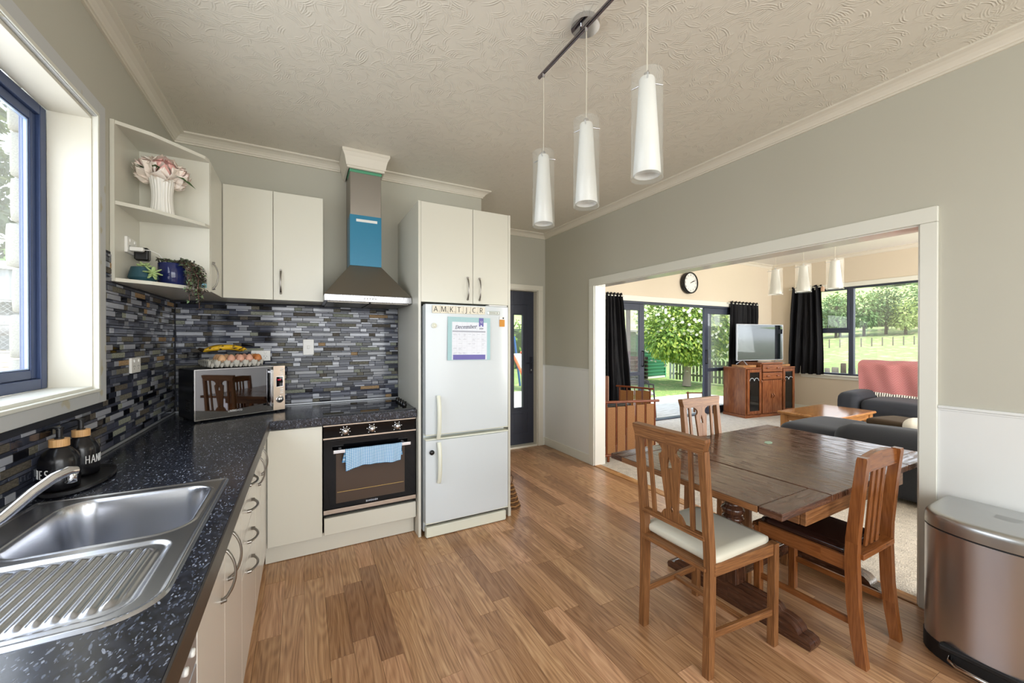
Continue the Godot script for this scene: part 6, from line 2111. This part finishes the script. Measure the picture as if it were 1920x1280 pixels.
func sofas() -> void:
	var F: Material = M.sofa
	# armchair-sofa under the picture window
	var t := thing("sofa", "dark charcoal sofa with throw in front of the picture window", "sofa", V(7.45, 0, -1.95))
	put(nb().soft(V(0.02, 0.19, 0.0), V(0.90, 0.30, 1.84), 0.04, 6), "base", F, t)
	put(nb().soft(V(-0.13, 0.41, -0.33), V(0.72, 0.20, 0.66), 0.08, 8, V(0, 0.03, 0)), "seat_cushion", F, t)
	put(nb().soft(V(-0.13, 0.41, 0.34), V(0.72, 0.20, 0.66), 0.08, 8, V(0, 0.03, 0)), "seat_cushion", F, t)
	put(nb().soft(V(0.33, 0.66, -0.42), V(0.30, 0.66, 0.86), 0.12, 8, V(0.03, 0.02, 0)), "back_cushion", F, t)
	put(nb().soft(V(0.33, 0.66, 0.42), V(0.30, 0.66, 0.84), 0.12, 8, V(0.03, 0.02, 0)), "back_cushion", F, t)
	for s in [-1, 1]:
		put(nb().soft(V(-0.10, 0.31, s * 0.80), V(0.82, 0.54, 0.28), 0.10, 8, V(0.02, 0.03, 0.0)), "arm", F, t)
	# throw with fringe over its back
	var th := thing("throw_blanket", "pink herringbone throw with white fringe on the sofa back", "blanket")
	var f := func(i, j):
		var s: float = i / 48.0
		var v: float = j / 24.0
		var z := -2.86 + s * 1.60
		var wav := 0.010 * sin(s * 23.0) + 0.007 * sin(s * 41.0 + v * 5.0)
		var arc := v * 1.15
		if arc < 0.50:   # front fall
			var low := 0.575 - 0.06 * s
			return V(7.585 - 0.03 * (1.0 - arc / 0.50) + wav, lerpf(low, 0.985, arc / 0.50), z + 0.03 * (1.0 - arc / 0.5))
		if arc < 0.85:
			var q := (arc - 0.50) / 0.35
			return V(7.585 + q * 0.39, 0.985 + 0.055 * sin(PI * q) + wav * 0.3, z)
		var q2 := (arc - 0.85) / 0.30
		return V(7.985 + wav * 0.3, 0.985 - q2 * 0.28, z)
	put(nb().grid(48, 24, f, 5.0, 3.6), "cloth", M.throw_pink, th)
	for k in 60:
		var s := (k + 0.5) / 60.0
		var z := -2.83 + s * 1.60
		var y0 := 0.58 - 0.06 * s
		put(nb().tube([V(7.556, y0, z), V(7.54, y0 - 0.045, z + 0.004 * sin(k * 2.1)), V(7.545, y0 - 0.10, z + 0.010 * sin(k * 1.7))], [0.010, 0.011, 0.007], 5), "tassel", M.wool_white, th)
	# chaise with its side towards the kitchen
	t = thing("chaise", "dark charcoal chaise sofa backing onto the dining table", "sofa", V(4.72, 0, -1.25))
	put(nb().soft(V(0.02, 0.21, -0.05), V(0.86, 0.34, 2.04), 0.04, 6), "base", F, t)
	put(nb().soft(V(0.10, 0.40, -0.80), V(0.86, 0.18, 0.58), 0.085, 10, V(0, 0.035, 0.0)), "seat_cushion", F, t)
	put(nb().soft(V(0.10, 0.40, -0.21), V(0.86, 0.18, 0.62), 0.085, 10, V(0, 0.035, 0.0)), "seat_cushion", F, t)
	put(nb().soft(V(0.10, 0.40, 0.45), V(0.86, 0.18, 0.70), 0.085, 10, V(0, 0.035, 0.0)), "seat_cushion", F, t)
	put(nb().soft(V(-0.30, 0.455, 0.08), V(0.32, 0.27, 1.26), 0.12, 10, V(0.03, 0.03, 0.02)), "back_roll", F, t)
	put(nb().tube([V(-0.42, 0.36, -0.58), V(-0.43, 0.37, 0.0), V(-0.42, 0.36, 0.60)], 0.006, 6), "piping", M.sofa_dark, t)
	solo(nb().soft(V(0, 0.06, 0), V(0.30, 0.12, 0.24), 0.055, 8, V(0.01, 0.02, 0.01)), "white_cushion", M.wool_white, "small cream cushion lying on the chaise", "cushion", V(4.68, 0.535, -1.31), 0.3)
	solo(nb().soft(V(0, 0.035, 0), V(0.40, 0.07, 0.30), 0.03, 8, V(0.01, 0.015, 0.01)), "knitted_cushion", M.knit_brown, "flat dark brown knitted cushion on the chaise", "cushion", V(4.95, 0.535, -1.56), -0.2)
	t = thing("serving_tray", "black tray with silver rim on the chaise", "tray", V(5.02, 0.55, -1.24), 0.1)
	put(nb().soft(V(0, 0.015, 0), V(0.28, 0.03, 0.36), 0.014, 6), "tray", M.black_gloss, t)
	put(nb().tube([V(-0.14, 0.03, -0.18), V(0.14, 0.03, -0.18), V(0.14, 0.03, 0.18), V(-0.14, 0.03, 0.18), V(-0.14, 0.03, -0.18)], 0.004, 6), "rim", M.chrome, t)

func guard_panel(a: Vector3, b: Vector3, n: int, label: String) -> void:
	var d := (b - a)
	var L := d.length()
	var turn := -atan2(d.z, d.x)
	var t := thing("fire_guard_panel", label, "guard panel", a, turn, "wooden guard panels in the living room")
	put(nb().tube([V(-0.05, 0.662, 0), V(L + 0.05, 0.662, 0)], 0.018, 10, 0.8), "top_rail", M.guard_wood, t)
	put(nb().tube([V(-0.05, 0.075, 0), V(L + 0.02, 0.075, 0)], 0.020, 10, 0.8), "bottom_rail", M.guard_wood, t)
	var w := L / n
	for k in n:
		put(nb().span(V(k * w + 0.012, 0.09, -0.006), V((k + 1) * w - 0.012, 0.605 + 0.03 * k / n, 0.006), 0.001), "board", M.hardboard, t)
	for k in n + 1:
		put(nb().tube([V(k * w, 0.07, 0.0), V(k * w, 0.655, 0.0)], 0.007 if k > 0 and k < n else 0.010, 8), "spindle", M.guard_wood, t)
	for x in [0.02, L - 0.02]:
		put(nb().lathe(V(x, 0.004, 0), [Vector2(0.014, 0), Vector2(0.018, 0.03), Vector2(0.016, 0.07)], 12), "foot", M.guard_wood, t)

func guard() -> void:
	guard_panel(V(2.955, 0.0, -3.335), V(3.52, 0.0, -3.17), 5, "brown hardboard guard panel beside the opening jamb")
	guard_panel(V(4.17, 0.0, -4.42), V(4.33, 0.0, -3.98), 4, "brown hardboard guard panel standing by the curtain")
	# wood heater behind it
	var t := thing("wood_heater", "black wood heater with chrome knobs behind the guard", "heater", V(3.42, 0.0, -4.05))
	put(nb().span(V(-0.35, 0.10, -0.28), V(0.27, 0.50, 0.28), 0.03), "firebox", M.black_metal, t)
	put(nb().soft(V(-0.02, 0.515, 0.0), V(0.70, 0.05, 0.60), 0.024, 6), "top_plate", M.black_gloss, t)
	put(nb().span(V(-0.30, 0.0, -0.24), V(0.22, 0.10, 0.24), 0.01), "base", M.black_metal, t)
	for z in [-0.12, 0.12]:
		put(nb().tube([V(0.27, 0.42, z), V(0.34, 0.42, z), V(0.36, 0.43, z)], 0.012, 8), "knob", M.chrome, t)
	t = thing("wooden_box", "upright brown wooden box on the black heater", "box", V(3.42, 0.541, -4.02), 0.25)
	put(nb().span(V(-0.09, 0.0, -0.11), V(0.075, 0.34, 0.11), 0.004), "box", M.box_wood, t)
	put(nb().span(V(0.075, 0.004, -0.105), V(0.09, 0.335, 0.105), 0.003), "pale_front", M.pale_wood, t)

func foliage(b: B, c: Vector3, rx: Vector3, n: int, size: float, r: RandomNumberGenerator, shell_ := 0.55) -> void:
	for k in n:
		var d := V(r.randfn(), r.randfn(), r.randfn()).normalized()
		var p := c + d * rx * (shell_ + (1.0 - shell_) * r.randf())
		var dir := (d + V(r.randf_range(-1, 1), r.randf_range(-1.2, 0.3), r.randf_range(-1, 1)) * 0.8).normalized()
		var up := (d + V(0, 0.8, 0) + V(r.randf_range(-0.6, 0.6), 0, r.randf_range(-0.6, 0.6))).normalized()
		leaf(b, p, dir, up, size * r.randf_range(0.7, 1.3), size * r.randf_range(0.35, 0.55), 0.3)

func outside() -> void:
	var r := RandomNumberGenerator.new()
	r.seed = 300
	# ---- ground behind the house: lawn
	var g := nb()
	var gn := noise(17, 0.3, 2)
	g.grid(30, 24, func(i, j): return V(-2.0 + i * 1.2, -0.30 + 0.03 * gn.get_noise_2d(i * 1.2, j * 1.2), -4.80 - j * 1.2), 30.0, 24.0)
	struct(g, "ground_lawn", M.grass)
	# concrete path behind the hall door
	struct(nb().span(V(1.2, -0.30, -10.5), V(6.3, -0.22, -6.9)), "path", M.concrete)
	# ---- deck boards
	var dk := thing("deck", "pale weathered timber deck outside the sliding door", "deck")
	for k in 15:
		var b := nb()
		b.uo = Vector2(0.1 * k, 0.37 * k)
		b.span(V(1.6, -0.09, -4.78 - (k + 1) * 0.142 + 0.004), V(9.3, -0.06, -4.78 - k * 0.142 - 0.004), 0.004, 0)
		put(b, "board", M.deck_wood, dk)
	put(nb().span(V(1.6, -0.28, -6.88), V(9.3, -0.09, -4.80)), "frame", M.deck_frame, dk)
	# ---- magnolia
	var t := thing("magnolia_tree", "flowering tree with white blossom on the lawn", "tree", V(12.0, -0.28, -9.4))
	for q in [[V(0, 0, 0), V(0.05, 0.55, 0.02), V(-0.30, 1.15, 0.2), V(-0.75, 1.9, 0.3)], [V(0.03, 0.0, 0), V(0.10, 0.5, 0), V(0.35, 1.1, -0.1), V(0.75, 1.8, 0.0)], [V(0, 0.0, 0.03), V(0.02, 0.6, 0.05), V(0.05, 1.3, 0.1), V(-0.1, 2.6, 0.0)]]:
		put(nb().tube(q, [0.14, 0.10, 0.075, 0.04], 8), "trunk", M.bark_pale, t)
	var a := nb()
	var l2 := nb()
	var fl := nb()
	for c in [[V(0, 2.3, 0), V(1.75, 1.35, 1.6), 3200], [V(-1.0, 1.75, 0.3), V(1.1, 0.85, 1.0), 1500], [V(0.95, 1.75, 0.1), V(1.1, 0.9, 1.0), 1500], [V(0.0, 3.6, 0.0), V(1.4, 1.1, 1.2), 1500], [V(-0.3, 1.35, 0.5), V(1.0, 0.55, 0.8), 800]]:
		foliage(a, c[0], c[1], int(c[2] * 1.4), 0.14, r, 0.6)
		foliage(l2, c[0], c[1], int(c[2] * 0.55), 0.16, r, 0.7)
	for k in 1500:
		var d := V(r.randfn(), r.randfn() + 0.7, r.randfn()).normalized()
		var p := V(0, 2.5, 0) + d * V(1.85, 2.0, 1.75) * r.randf_range(0.85, 1.03)
		for q in 6:
			var an := TAU * q / 6.0
			var s := d.cross(V(0.2, 1, 0.3)).normalized()
			var w := d.cross(s)
			leaf(fl, p, (s * cos(an) + w * sin(an) + d * 0.7).normalized(), d, 0.07, 0.05, -0.2)
	put(a, "green_leaves", M.leaf_bright, t).set_meta("kind", "stuff")
	put(l2, "pale_leaves", M.leaf_lime, t).set_meta("kind", "stuff")
	put(fl, "blossom", M.blossom, t).set_meta("kind", "stuff")
	# ---- green shed with boards and a lighter corner post
	t = thing("garden_shed", "small green weatherboard shed with grey roof", "shed", V(13.3, -0.28, -12.0), 0.12)
	for k in 13:
		put(bar(nb(), V(-2.6, 0.16 + k * 0.14, 0.01 + 0.004), V(0.75, 0.16 + k * 0.14, 0.014), 0.138, 0.022, 0.002), "weatherboard", M.shed_green, t)
	put(nb().span(V(-2.6, 0.0, -1.6), V(0.75, 1.95, 0.0)), "body", M.shed_green2, t)
	put(nb().span(V(-2.62, 0.0, -0.02), V(0.78, 0.09, 0.03), 0.003), "base_board", M.fence_white, t)
	for x in [-2.62, -1.25, 0.72]:
		put(nb().span(V(x, 0.0, 0.0), V(x + 0.07, 1.95, 0.035), 0.003), "corner_board", M.shed_green2, t)
	var rf := nb()
	rf.ext([Vector2(-2.0, 1.95), Vector2(0.3, 1.95), Vector2(-0.85, 2.75)], -0.1, 0.1)
	rf.xf = Transform3D(Basis(Vector3.RIGHT, 0.0), V(0, 0, 0))
	put(nb().span(V(-2.8, 1.95, -1.8), V(0.95, 2.02, 0.2), 0.004), "roof", M.roof_grey, t)
	# pallets stacked by the shed
	t = thing("pallet_stack", "stack of dark timber pallets beside the green shed", "pallets", V(11.0, -0.28, -11.0), 0.2)
	for k in 7:
		put(nb().span(V(-0.45, k * 0.145, -0.4), V(0.45, k * 0.145 + 0.025, 0.4), 0.003), "slat_layer", M.pallet, t)
		for x in [-0.4, 0.0, 0.4]:
			put(nb().span(V(x - 0.05, k * 0.145 + 0.026, -0.4), V(x + 0.05, k * 0.145 + 0.12, 0.4), 0.003), "bearer", M.pallet_dark, t)
	# ---- picket fence behind the tree
	t = thing("picket_fence", "grey-green timber paling fence behind the flowering tree", "fence", V(13.4, -0.28, -11.3), -PI / 2)
	for k in 30:
		put(nb().span(V(k * 0.155, 0.03, -0.01), V(k * 0.155 + 0.098, 0.86, 0.012), 0.003), "paling", M.fence_green if k > 1 else M.fence_white, t)
	for y in [0.22, 0.64]:
		put(nb().span(V(0, y, -0.05), V(4.7, y + 0.07, -0.012)), "rail", M.fence_green, t)
	# ---- trampoline-free corner: outdoor chairs
	t = thing("garden_chair", "white slatted garden chair with black arms on the deck", "chair", V(5.62, -0.06, -5.42), 0.9)
	for s in [-1, 1]:
		put(nb().tube([V(s * 0.27, 0.0, 0.24), V(s * 0.28, 0.60, 0.20), V(s * 0.27, 0.64, -0.05), V(s * 0.25, 0.62, -0.26)], 0.016, 8), "arm", M.black_metal, t)
		put(nb().tube([V(s * 0.25, 0.0, -0.30), V(s * 0.25, 0.42, -0.22), V(s * 0.25, 0.92, -0.34)], 0.015, 8), "back_post", M.black_metal, t)
	put(nb().span(V(-0.25, 0.40, -0.22), V(0.25, 0.425, 0.24), 0.006), "seat", M.fence_white, t)
	for k in 5:
		put(bar(nb(), V(-0.20 + k * 0.10, 0.46, -0.235), V(-0.20 + k * 0.10, 0.90, -0.335), 0.07, 0.012, 0.002), "slat", M.fence_white, t)
	t = thing("garden_chair", "small red-brown child's chair on the deck", "chair", V(6.95, -0.06, -5.15), -0.5)
	for s in [-1, 1]:
		put(bar(nb(), V(s * 0.15, 0, -0.13), V(s * 0.15, 0.36, -0.16), 0.03, 0.03), "back_post", M.rimu, t)
		put(bar(nb(), V(s * 0.15, 0, 0.13), V(s * 0.15, 0.21, 0.13), 0.03, 0.03), "leg", M.rimu, t)
	put(nb().span(V(-0.17, 0.20, -0.15), V(0.17, 0.22, 0.16), 0.004), "seat", M.rimu, t)
	put(bar(nb(), V(-0.18, 0.335, -0.16), V(0.18, 0.335, -0.16), 0.05, 0.02), "top_rail", M.rimu, t)
	# ---- slide seen through the hall door
	t = thing("play_slide", "orange and white play slide with blue post on the grass", "slide", V(6.6, -0.28, -11.9))
	var sl := nb()
	sl.grid(12, 4, func(i, j): return V(-0.25 + j * 0.11, 1.15 - 1.05 * smoothstep(0.0, 1.0, i / 12.0), -0.2 + i * 0.13), 1, 1)
	put(sl, "chute", M.fence_white, t)
	for s in [-1, 1]:
		var pts := []
		for i in 13:
			pts.append(V(-0.03 + s * 0.24, 1.19 - 1.05 * smoothstep(0.0, 1.0, i / 12.0), -0.2 + i * 0.13))
		put(nb().tube(pts, 0.05, 6), "side_rail", M.slide_orange, t)
	put(nb().tube([V(-0.28, 0, -0.3), V(-0.05, 1.75, -0.25)], 0.04, 8), "post", M.slide_blue, t)
	put(nb().tube([V(0.22, 0, -0.3), V(-0.05, 1.75, -0.25)], 0.04, 8), "post", M.slide_blue, t)
	# tall hedge and hillside closing the view behind lawn and shed
	t = thing("hedge", "tall leafy hedge along the far lawn edge", "hedge", V(8.0, -0.3, -20.0))
	var hb := nb()
	for k in 9:
		foliage(hb, V(-8.0 + k * 2.2, 1.3, r.randf_range(-0.4, 0.4)), V(1.6, 1.5, 1.0), 420, 0.34, r, 0.6)
	put(hb, "leaves", M.leaf_bright, t).set_meta("kind", "stuff")
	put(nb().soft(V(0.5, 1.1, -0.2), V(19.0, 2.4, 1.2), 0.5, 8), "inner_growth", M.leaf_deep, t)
	var hl := nb()
	hl.grid(24, 10, func(i, j): return V(-12.0 + i * 3.5, -0.4 + 14.0 * smoothstep(0.0, 1.0, j / 10.0) + 1.5 * gn.get_noise_2d(i * 0.8, j), -27.0 - j * 5.0), 40, 20)
	struct(hl, "hillside", M.hill_grass)
	# ---- paddock beyond the picture window
	var pd := nb()
	var height := func(x: float, z: float) -> float:
		var d := maxf(0.0, x - 12.0)
		return -0.5 + 0.0005 * d * d if d < 70.0 else 1.95 + (d - 70.0) * 0.12
	pd.grid(44, 20, func(i, j):
		var x: float = 8.9 + pow(i / 44.0, 1.6) * 95.0
		var z: float = 14.0 - j * 5.5 - i * 0.6
		return V(x, height.call(x, z) + 0.08 * gn.get_noise_2d(x, z), z), 60, 60)
	struct(pd, "ground_paddock", M.paddock)
	var hill := nb()
	hill.grid(30, 16, func(i, j):
		var z: float = 90.0 - i * 11.0
		var x: float = 98.0 + j * 22.0
		var n2 := gn.get_noise_2d(i * 0.9, j * 0.7)
		return V(x, 5.0 + 46.0 * smoothstep(0.0, 1.0, j / 16.0) * (0.55 + 0.45 * smoothstep(8.0, 22.0, float(i))) + 3.0 * n2, z), 60, 30)
	struct(hill, "hill", M.hill_grass)
	var ridge := nb()
	ridge.grid(20, 8, func(i, j): return V(330.0 + j * 16.0, 40.0 + 36.0 * sin(PI * 0.5 * j / 8.0) * (0.4 + 0.6 * smoothstep(18.0, 9.0, float(i))) + 4.0 * gn.get_noise_2d(i, j), 60.0 - i * 16.0), 30, 10)
	struct(ridge, "forest_ridge", M.forest)
	# post and wire fence across the paddock
	for k in 12:
		var u := 0.78 + k * 0.027
		var x := 46.0 * (u * 0.883 + 0.47)
		var z := -46.0 * (0.883 - u * 0.47)
		var y: float = height.call(x, z)
		solo(nb().tube([V(0, -0.2, 0), V(0, 1.0, 0)], 0.06, 7), "fence_post", M.pallet, "grey fence post standing in the paddock grass", "post", V(x, y, z), 0.0, "paddock fence posts")
	# boundary of upright rounded palings under the window
	t = thing("paling_fence", "weathered upright palings just outside the picture window", "fence", V(13.2, -0.55, -7.0))
	for k in 40:
		var h := 1.16 + 0.06 * sin(k * 2.3) + 0.04 * sin(k * 5.1)
		put(nb().soft(V(0, h * 0.5, k * 0.19), V(0.05, h, 0.15 + 0.02 * sin(k * 3.3)), 0.02, 4), "paling", M.pallet if k % 3 else M.pallet_dark, t)
	t = thing("rose_bush", "leafy garden bush with pale flowers outside the picture window", "bush", V(10.0, -0.5, -4.75))
	var rb := nb()
	foliage(rb, V(0, 0.75, 0), V(0.40, 0.75, 0.42), 420, 0.11, r, 0.5)
	put(rb, "leaves", M.leaf_bright, t).set_meta("kind", "stuff")
	for k in 9:
		var d := V(-0.6, r.randf_range(-0.2, 1.0), r.randf_range(-1, 1)).normalized()
		put(nb().soft(V(0, 0.75, 0) + d * V(0.4, 0.75, 0.42), Vector3.ONE * 0.07, 0.03, 4), "flower", M.blossom, t)
	# trees standing along the paddock's far edge
	var spots := [[74.0, -34.5, 7.0, 2.3, 0], [78.0, -32.3, 7.6, 2.2, 1], [81.0, -33.0, 6.8, 2.0, 0], [82.0, -30.1, 7.4, 2.7, 1], [85.0, -28.3, 8.2, 2.5, 0], [84.0, -25.6, 5.6, 1.8, 2], [89.0, -24.6, 9.4, 3.2, 1], [92.0, -30.5, 6.0, 2.4, 2], [94.0, -20.5, 9.0, 3.4, 0], [70.0, -36.5, 7.5, 2.6, 0]]
	var labels := ["dark green round-topped tree on the paddock's far edge", "mid green spreading tree on the paddock's far edge", "pale sparse tree on the paddock's far edge"]
	for e in spots:
		var y: float = height.call(e[0], e[1])
		t = thing("paddock_tree", labels[e[4]], "tree", V(e[0], y - 0.1, e[1]), 0.0, "trees beyond the paddock")
		put(nb().tube([V(0, 0, 0), V(0.1, e[2] * 0.35, 0), V(0, e[2] * 0.8, 0.1)], [0.22, 0.17, 0.06], 7), "trunk", M.bark_dark, t)
		var cb := nb()
		foliage(cb, V(0, e[2] * 0.62, 0), V(e[3], e[2] * 0.40, e[3]), 1100 if e[4] < 2 else 480, 0.62, r, 0.35)
		foliage(cb, V(0, e[2] * 0.40, 0), V(e[3] * 1.15, e[2] * 0.18, e[3] * 1.15), 420, 0.6, r, 0.4)
		put(cb, "crown", [M.tree_dark, M.tree_mid, M.tree_pale][e[4]], t).set_meta("kind", "stuff")
	# ---- yard outside the sink window
	var yd := nb()
	yd.grid(20, 30, func(i, j):
		var x: float = -0.98 - i * 1.6
		var z: float = 4.0 - j * 1.6
		return V(x, 0.55 + 0.48 * smoothstep(0.0, 6.0, -x - 1.0 + maxf(0.0, -z - 3.0) * 0.6) + 0.02 * gn.get_noise_2d(i * 4.0, j * 4.0), z), 20, 30)
	struct(yd, "ground_yard", M.gravel)
	# block reveal of the outer wall beside the window
	var bw := nb()
	bw.span(V(-0.965, -0.2, -6.0), V(WL - 0.13, 3.0, -2.235), 0.0)
	struct(bw, "wall_outer", M.block_white)
	var wo: Node3D = get_node("wall_outer")
	for k in 9:
		put(nb().soft(V(-0.945 + 0.004 * sin(k * 2.7), 1.02 + k * 0.172, -2.212), V(0.062 + 0.010 * sin(k * 1.9), 0.166, 0.05), 0.012, 4), "block", M.block_white, wo)
	# mesh gate
	t = thing("wire_gate", "galvanised pipe gate with wire mesh across the yard", "gate", V(-5.8, 1.02, -12.5), 0.42)
	put(nb().tube([V(-1.6, 0.06, 0), V(1.3, 0.06, 0), V(1.3, 1.2, 0), V(-1.6, 1.2, 0), V(-1.6, 0.06, 0)], 0.024, 8), "pipe_frame", M.galvanised, t)
	put(nb().tube([V(-1.6, 0.66, 0), V(1.3, 0.66, 0)], 0.018, 8), "mid_pipe", M.galvanised, t)
	var wm := nb()
	for k in 44:
		var x := -2.6 + k * 0.11
		for s in [-1, 1]:
			var x0 := clampf(x, -1.6, 1.3)
			var p := V(x, 0.06, 0)
			var q := V(x + s * 1.14, 1.2, 0)
			if minf(p.x, q.x) > 1.3 or maxf(p.x, q.x) < -1.6:
				continue
			var t0 := 0.0
			var t1 := 1.0
			if s > 0:
				t0 = maxf(0.0, (-1.6 - p.x) / 1.14)
				t1 = minf(1.0, (1.3 - p.x) / 1.14)
			else:
				t0 = maxf(0.0, (p.x - 1.3) / 1.14)
				t1 = minf(1.0, (p.x + 1.6) / 1.14)
			if t1 > t0:
				wm.tube([p.lerp(q, t0), p.lerp(q, t1)], 0.004, 4)
	put(wm, "wire_mesh", M.galvanised, t).set_meta("kind", "stuff")
	t = thing("corrugated_shed", "corrugated iron shed with pale roof beyond the gate", "shed", V(-8.3, 1.0, -17.5), 0.42)
	var cs := nb()
	cs.grid(120, 2, func(i, j): return V(-3.0 + i * 0.05, 1.5 + j * 0.5, 0.03 * sin(i * 1.57)), 1, 1)
	put(cs, "iron_wall", M.galvanised, t)
	put(nb().span(V(-3.0, 0.0, -1.65), V(3.0, 2.48, -1.6)), "rear_wall", M.galvanised, t)
	for x in [-3.0, 2.95]:
		put(nb().span(V(x, 0.0, -1.6), V(x + 0.05, 2.48, 0.0)), "end_wall", M.galvanised, t)
	put(nb().span(V(-3.1, 2.48, -1.6), V(3.1, 2.72, 0.12), 0.01), "roof", M.roof_pale, t)
	for q in [[V(-1.2, 0.7, 0.3), V(0.7, 0.4, 0.4), "yellow_tarp"], [V(0.4, 0.55, 0.4), V(0.9, 0.5, 0.5), "grey_bundle"], [V(-0.4, 0.2, 0.6), V(1.0, 0.4, 0.5), "pink_bundle"]]:
		solo(nb().soft(Vector3.ZERO, q[1], 0.12, 5, V(0.03, 0.05, 0.03)), q[2], M[q[2]], {"yellow_tarp": "yellow bundle heaped inside the iron shed", "grey_bundle": "grey bundle heaped inside the iron shed", "pink_bundle": "dull pink bundle heaped behind the gate"}[q[2]], "bundle", V(-8.3, 1.22, -17.5) + Basis(Vector3.UP, 0.42) * q[0])
	t = thing("macrocarpa_tree", "tall dark conifer with layered boughs behind the yard", "tree", V(-14.5, 0.8, -28.0))
	put(nb().tube([V(0, 0, 0), V(0.2, 6.0, 0), V(0, 14.0, 0)], [0.7, 0.5, 0.15], 8), "trunk", M.bark_dark, t)
	var mc := nb()
	for k in 22:
		var y := 2.0 + k * 0.55
		var an := k * 2.4
		var L := 4.6 * (1.0 - k / 30.0)
		foliage(mc, V(cos(an) * L * 0.5, y, sin(an) * L * 0.5), V(L * 0.62, 0.55, L * 0.62), 260, 0.55, r, 0.2)
	put(mc, "boughs", M.conifer, t).set_meta("kind", "stuff")
	for k in 3:
		t = thing("yard_shrub", "light green shrub along the yard behind the shed", "shrub", V(-13.5 + k * 3.6, 1.0, -23.0 + k * 0.3), 0.0, "shrubs behind the yard")
		var sb := nb()
		foliage(sb, V(0, 2.0, 0), V(1.5, 2.1, 1.4), 700, 0.42, r, 0.5)
		put(sb, "leaves", M.tree_mid, t).set_meta("kind", "stuff")
		put(nb().tube([V(0, 0, 0), V(0, 2.0, 0)], 0.1, 6), "stem", M.bark_dark, t)

func _ready() -> void:
	stage()
	materials()
	materials2()
	shell()
	openings()
	kitchen()
	lamps()
	dining()
	living()
	outside()
	settle()

# moves the origin of things built in world places to the middle of their base
func settle() -> void:
	for o in get_children():
		if not o is Node3D or o is Light3D or o is Camera3D or not o.has_meta("category") or o is MeshInstance3D:
			continue
		if not o.position.is_zero_approx():
			continue
		var box := AABB()
		var first := true
		for c in o.get_children():
			if c is MeshInstance3D:
				var a: AABB = c.transform * c.mesh.get_aabb()
				box = a if first else box.merge(a)
				first = false
		if first:
			continue
		var base := V(box.get_center().x, box.position.y, box.get_center().z)
		o.position = base
		for c in o.get_children():
			c.position -= base
